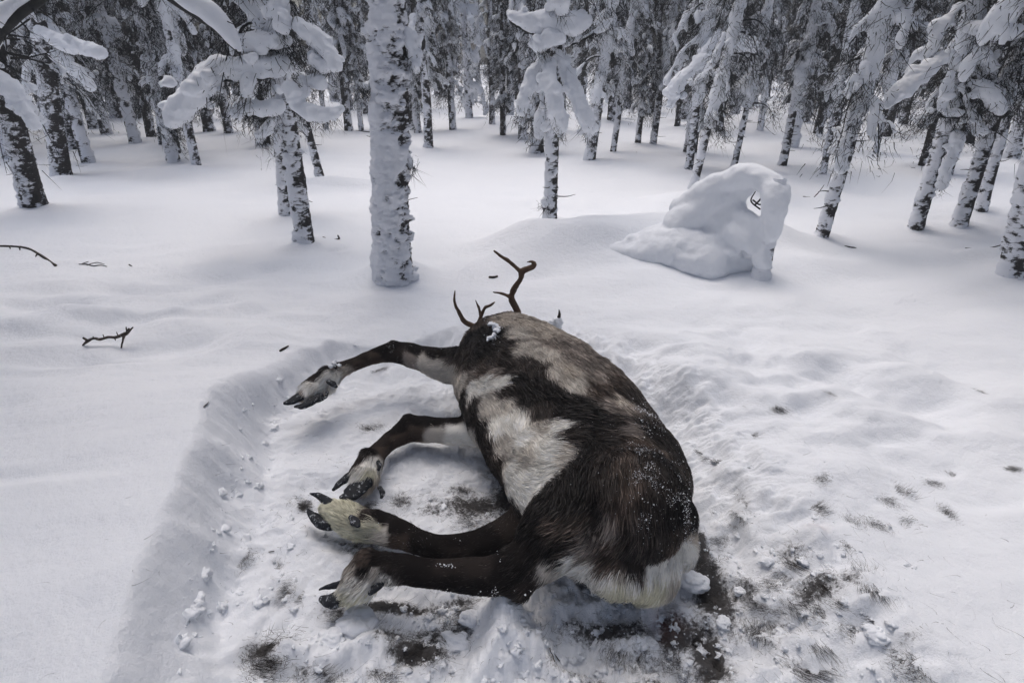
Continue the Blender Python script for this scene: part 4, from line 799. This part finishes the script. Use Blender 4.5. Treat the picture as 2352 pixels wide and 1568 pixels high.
twig([[(1125, 638, 3), (1134, 638, 3.2), (1142, 636, 2.4)]], 'dark speck of bark sunk in the snow left of the antler', name='bark_chip')
p0 = onground(1276, 765)                        # snow-caked twig end
stub = obj('snow_caked_twig', None, label='upright twig end caked in snow, right of the antlers', cat='twig', loc=p0)
ac = Acc(); P = np.array([list(aty(q[0], q[1], p0.y) - p0) for q in [(1276, 770), (1282, 735), (1285, 722), (1284, 711)]]); ac.add(*loft(P, [.010, .010, .008, .002], n=14, k=8)); obj('stem', ac.mesh('stem'), M_TWIG, stub)
ac = Acc()
for q in [(1280, 738, 11), (1270, 745, 11), (1284, 748, 10), (1288, 740, 7), (1262, 752, 8), (1278, 755, 12)]:
    c = aty(q[0], q[1], p0.y) - p0; ac.add(*blob(c, q[2] * mpp(p0), q[0], .5, 12, 1.0))
me, co = remesh(ac.verts(), np.vstack(ac.Q), .005, 2); disp_mesh(me, co, .008, 40, 3, 3); obj('snow_cap', me, M_SNOW, stub)

LUMPS = [(1592, 1338, 27, 'white snow lump beside the dark hair right of the rump'), (1046, 1476, 27, 'smooth oval snow lump in the dark hair patch near the bottom'), (820, 1436, 40, 'broad snow slab below the lowest hoof'), (1700, 1360, 12, 'small snow crumb right of the rump'), (1660, 1430, 14, 'snow crumb among dark hair right of the rump'), (2010, 1460, 22, 'low snow lump among tufts in the near right snow'), (1080, 1420, 20, 'snow crumb under the lower hind leg'), (760, 1470, 26, 'snow crumb left of the broad slab'), (1760, 1290, 12, 'small snow crumb among tufts on the right')]
for px, py, r, lb in LUMPS:
    p = onground(px, py); rr = r * mpp(p); V, Q = blob((0, 0, 0), rr, px * .37, .5, 30, .62, 1.6); V[:, 0] *= 1.25
    V = V + .05 * rr * np.stack([fbm(V[:, 0] * 9 / rr * .3 + c, V[:, 1] * 9 / rr * .3, V[:, 2] * 9 / rr * .3, 3) for c in (0, 9, 18)], 1)
    obj('snow_lump', mesh_np('snow_lump', V, Q), M_SNOW, label=lb, cat='snow lump', loc=p + Vector((0, 0, rr * .25)))
# crumbs of snow, countless
ac = Acc()
for _ in range(150):                              # slumped from the left bank
    t_ = rng.random(); k_ = t_ * 7; a_ = np.array([(660, 830), (590, 900), (535, 980), (520, 1080), (490, 1180), (455, 1270), (420, 1380), (395, 1520)], dtype=float)
    c_ = [np.interp(k_, np.arange(8), a_[:, q]) for q in range(2)]; p = onground(c_[0] + 10 + rng.random() ** 2 * 190, c_[1] + rng.normal() * 40)
    r = .003 + .022 * rng.random() ** 4; ac.add(*blob((p.x, p.y, p.z - r * .3), r, rng.random() * 40, 1.0, 10, .6, 2.0))
for _ in range(1300):
    px = rng.normal(1350, 420); py = rng.normal(1400, 130)
    if not (560 < px < 2100 and 1050 < py < 1620): continue
    p = onground(px, py); r = .002 + .012 * rng.random() ** 4; ac.add(*blob((p.x, p.y, p.z - r * .2), r, rng.random() * 40, 1.1, 9, .6, 2.2))
obj('snow_crumbs', ac.mesh('snow_crumbs'), M_SNOW, label='fine crumbs of broken snow scattered round the reindeer', cat='snow', kind='stuff')

def tuft_mesh(seed, kind):
    r_ = np.random.default_rng(seed); n = [330, 190, 420, 120][kind]
    rt = r_.normal(size=(n, 3)) * np.array([.026, .014, .001])
    if kind == 2: rt = r_.normal(size=(n, 3)) * np.array([.028, .022, .002])
    a0 = r_.random() * 6.28; spread = [.5, .35, 3.0, .7][kind]
    an = a0 + r_.normal(size=n) * spread; el = .04 + .32 * r_.random(n)
    d = np.stack([np.cos(an) * np.cos(el), np.sin(an) * np.cos(el), np.sin(el)], 1)
    pr = np.array([-math.sin(a0), math.cos(a0), 0]) * (.7 if kind != 2 else .2)
    bend = pr[None] * (.5 + .8 * r_.random(n))[:, None] * 2.4 + np.array([0, 0, -1.0]) * el[:, None] * 1.3 + r_.normal(size=(n, 3)) * np.array([.35, .35, .05])
    V, Q, _ = ribbons(rt, d, .007 + .018 * r_.random(n), .0004 + .0006 * r_.random(n), bend, 6)
    V[:, 2] = np.maximum(V[:, 2], -.004)
    return mesh_np('hair_tuft', V, Q)
TUFTS = [tuft_mesh(s, s % 4) for s in range(8)]
TP = [  # px, py, scale, label
 (2200 - 5, 1203 - 5, 1.0, 'arched black hair tuft standing alone at the far right of the trampled snow')]
TP = [(1910, 905, .7), (1785, 940, .9), (1650, 1062, .7), (1605, 1040, .5), (1621, 1055, .5), (1875, 1165, .9), (2068, 1130, 1.2), (2040, 1150, .6), (2080, 1195, 1.1), (2175, 1180, .7), (1960, 1200, .8), (2010, 1205, .7), (1945, 1255, 1.0), (1825, 1295, 1.1), (1800, 1320, 1.0), (1775, 1345, .8), (1975, 1310, 1.1), (1895, 1350, 1.1), (1855, 1385, 1.5), (1885, 1400, 1.5), (1925, 1385, 1.2), (2010, 1360, 1.0), (2005, 1430, 1.1), (1965, 1450, .9), (1730, 1455, 1.5), (1745, 1465, 1.2), (1885, 1490, 1.2), (1760, 1395, 1.1), (1720, 1345, 1.0), (1735, 1385, .9), (2070, 1520, 1.6), (2100, 1535, 1.4), (1830, 1530, 1.5), (1860, 1545, 1.3), (600, 1495, 1.8), (630, 1510, 1.8), (590, 1525, 1.6), (610, 1510, 1.6), (730, 1545, 1.3), (870, 850, .8), (885, 848, .7), (848, 985, .9), (870, 980, .7), (560, 1285, .8), (640, 1300, .5), (660, 1360, .8), (690, 1370, .9), (700, 1155, 1.0), (690, 1165, .9), (848, 1165, 1.1), (920, 1150, 1.2), (1080, 1200, 1.2), (1000, 1150, 1.0), (1055, 1415, 1.2), (1075, 1425, 1.0), (960, 1495, 1.6), (930, 1500, 1.5), (1000, 1470, 1.4), (900, 1480, 1.3), (1040, 1450, 1.3), (850, 1430, 1.0), (780, 1420, .7), (1316, 1457, .4), (1640, 1300, 1.1), (1650, 1380, 1.2), (1600, 1470, 1.3), (1640, 1520, 1.4), (1560, 1530, 1.4), (1480, 1500, 1.3), (1700, 1190, .8), (1690, 1210, .8), (1890, 1100, .6), (2250, 900, .4), (2330, 1080, .6), (2190, 1090, .5), (2145, 1110, .5), (1730, 1000, .6), (1420, 1500, 1.1), (760, 1560, 1.4), (880, 1550, 1.2), (700, 1545, 1.2), (1780, 1440, .9), (1830, 1400, 1.2), (1650, 1240, 1.0)]
adj = ['arched', 'wispy', 'dense', 'splayed']; near_ = []
def where_(px, py):
    if px > 1990 and py < 1260: return 'out on the clean snow at the far right'
    if px > 1990: return 'at the right fringe of the trampled snow'
    if px > 1780 and py < 1230: return 'on the upper right snow behind the back'
    if px > 1780: return 'on the trampled snow right of the rump'
    if px > 1540 and py < 1230: return 'close beside the curved back'
    if px > 1540: return 'just right of the white rump'
    if px > 1200: return 'below the white rump'
    if py < 1000: return 'between the two front legs'
    if py < 1230: return 'between the front and hind legs'
    if px < 660: return 'at the lower left of the hollow'
    return 'below the hind legs'
for i_, q in enumerate(TP):
    p = onground(q[0], q[1], .003); k = (i_ * 5 + 3) % 8
    o = obj('hair_tuft', TUFTS[k], M_HAIR, label='%s %s tuft of shed dark hair %s' % ('small' if q[2] < .75 else ('large' if q[2] > 1.25 else 'middling'), adj[k % 4], where_(*q[:2])), cat='hair tuft', group='tufts of shed hair %s' % where_(*q[:2]), loc=p)
    o.rotation_euler = (rng.normal() * .15, rng.normal() * .15, rng.random() * 6.28); o.scale = [min(1.25, .3 + .62 * q[2])] * 3
# countless loose hairs
cand = []
N = 220000
xx = rng.uniform(-1.3, 1.7, N); yy = rng.uniform(.45, 2.9, N)
df = dirt_field(xx, yy); base_d = .010 * np.exp(-(((xx - .3) / .8) ** 2 + ((yy - 1.2) / .6) ** 2)) + .03 * np.exp(-(((xx - .55) / .45) ** 2 + ((yy - .85) / .35) ** 2)) + .010 * np.exp(-(((xx + .6) / .35) ** 2 + ((yy - 1.6) / .5) ** 2))
pr_ = (df * 1.6) ** 2 * (fbm(xx * 20, yy * 20, xx * 0, 3) > -.15) + base_d * 2.2
sel = rng.random(N) < pr_; xx, yy = xx[sel], yy[sel]; n = len(xx); zz = H(xx, yy)
an = fbm(xx * 6, yy * 6, xx * 0, 2) * 9 + rng.normal(size=n) * .9; el = .05 + .35 * rng.random(n)
d = np.stack([np.cos(an) * np.cos(el), np.sin(an) * np.cos(el), np.sin(el)], 1); bd = np.stack([-np.sin(an), np.cos(an), -np.tan(el) * .9], 1) * (.6 + rng.random(n) * 1.8)[:, None]; bd[:, 2] = -np.sin(el) * .8
V, Q, _ = ribbons(np.stack([xx, yy, zz + .001], 1), d, .010 + .022 * rng.random(n), .0005 + .0006 * rng.random(n), bd, 4)
obj('loose_hairs', mesh_np('loose_hairs', V, Q), M_HAIR, label='thin loose reindeer hairs strewn over the trampled snow', cat='hair', kind='stuff')
print('objects', len(bpy.data.objects), 'hairs', n, 'body verts', len(bco))
# cold still air: far trees pale a little
HZ = bpy.data.materials.new('haze_air'); HZ.use_nodes = True; t = HZ.node_tree; t.nodes.clear()
ho = t.nodes.new('ShaderNodeOutputMaterial'); hv = t.nodes.new('ShaderNodeVolumePrincipled'); hv.inputs['Color'].default_value = (.90, .94, 1, 1); hv.inputs['Density'].default_value = 0.0055
t.links.new(hv.outputs[0], ho.inputs['Volume'])
hx = [(-90, 90), (-32, 100), (-2.5, 22)]
V = [(x, y, z) for x in hx[0] for y in hx[1] for z in hx[2]]
hm = mesh_np('haze', V, [(0, 1, 3, 2), (4, 6, 7, 5), (0, 4, 5, 1), (2, 3, 7, 6), (0, 2, 6, 4), (1, 5, 7, 3)], False)
obj('haze', hm, HZ, kind='stuff')
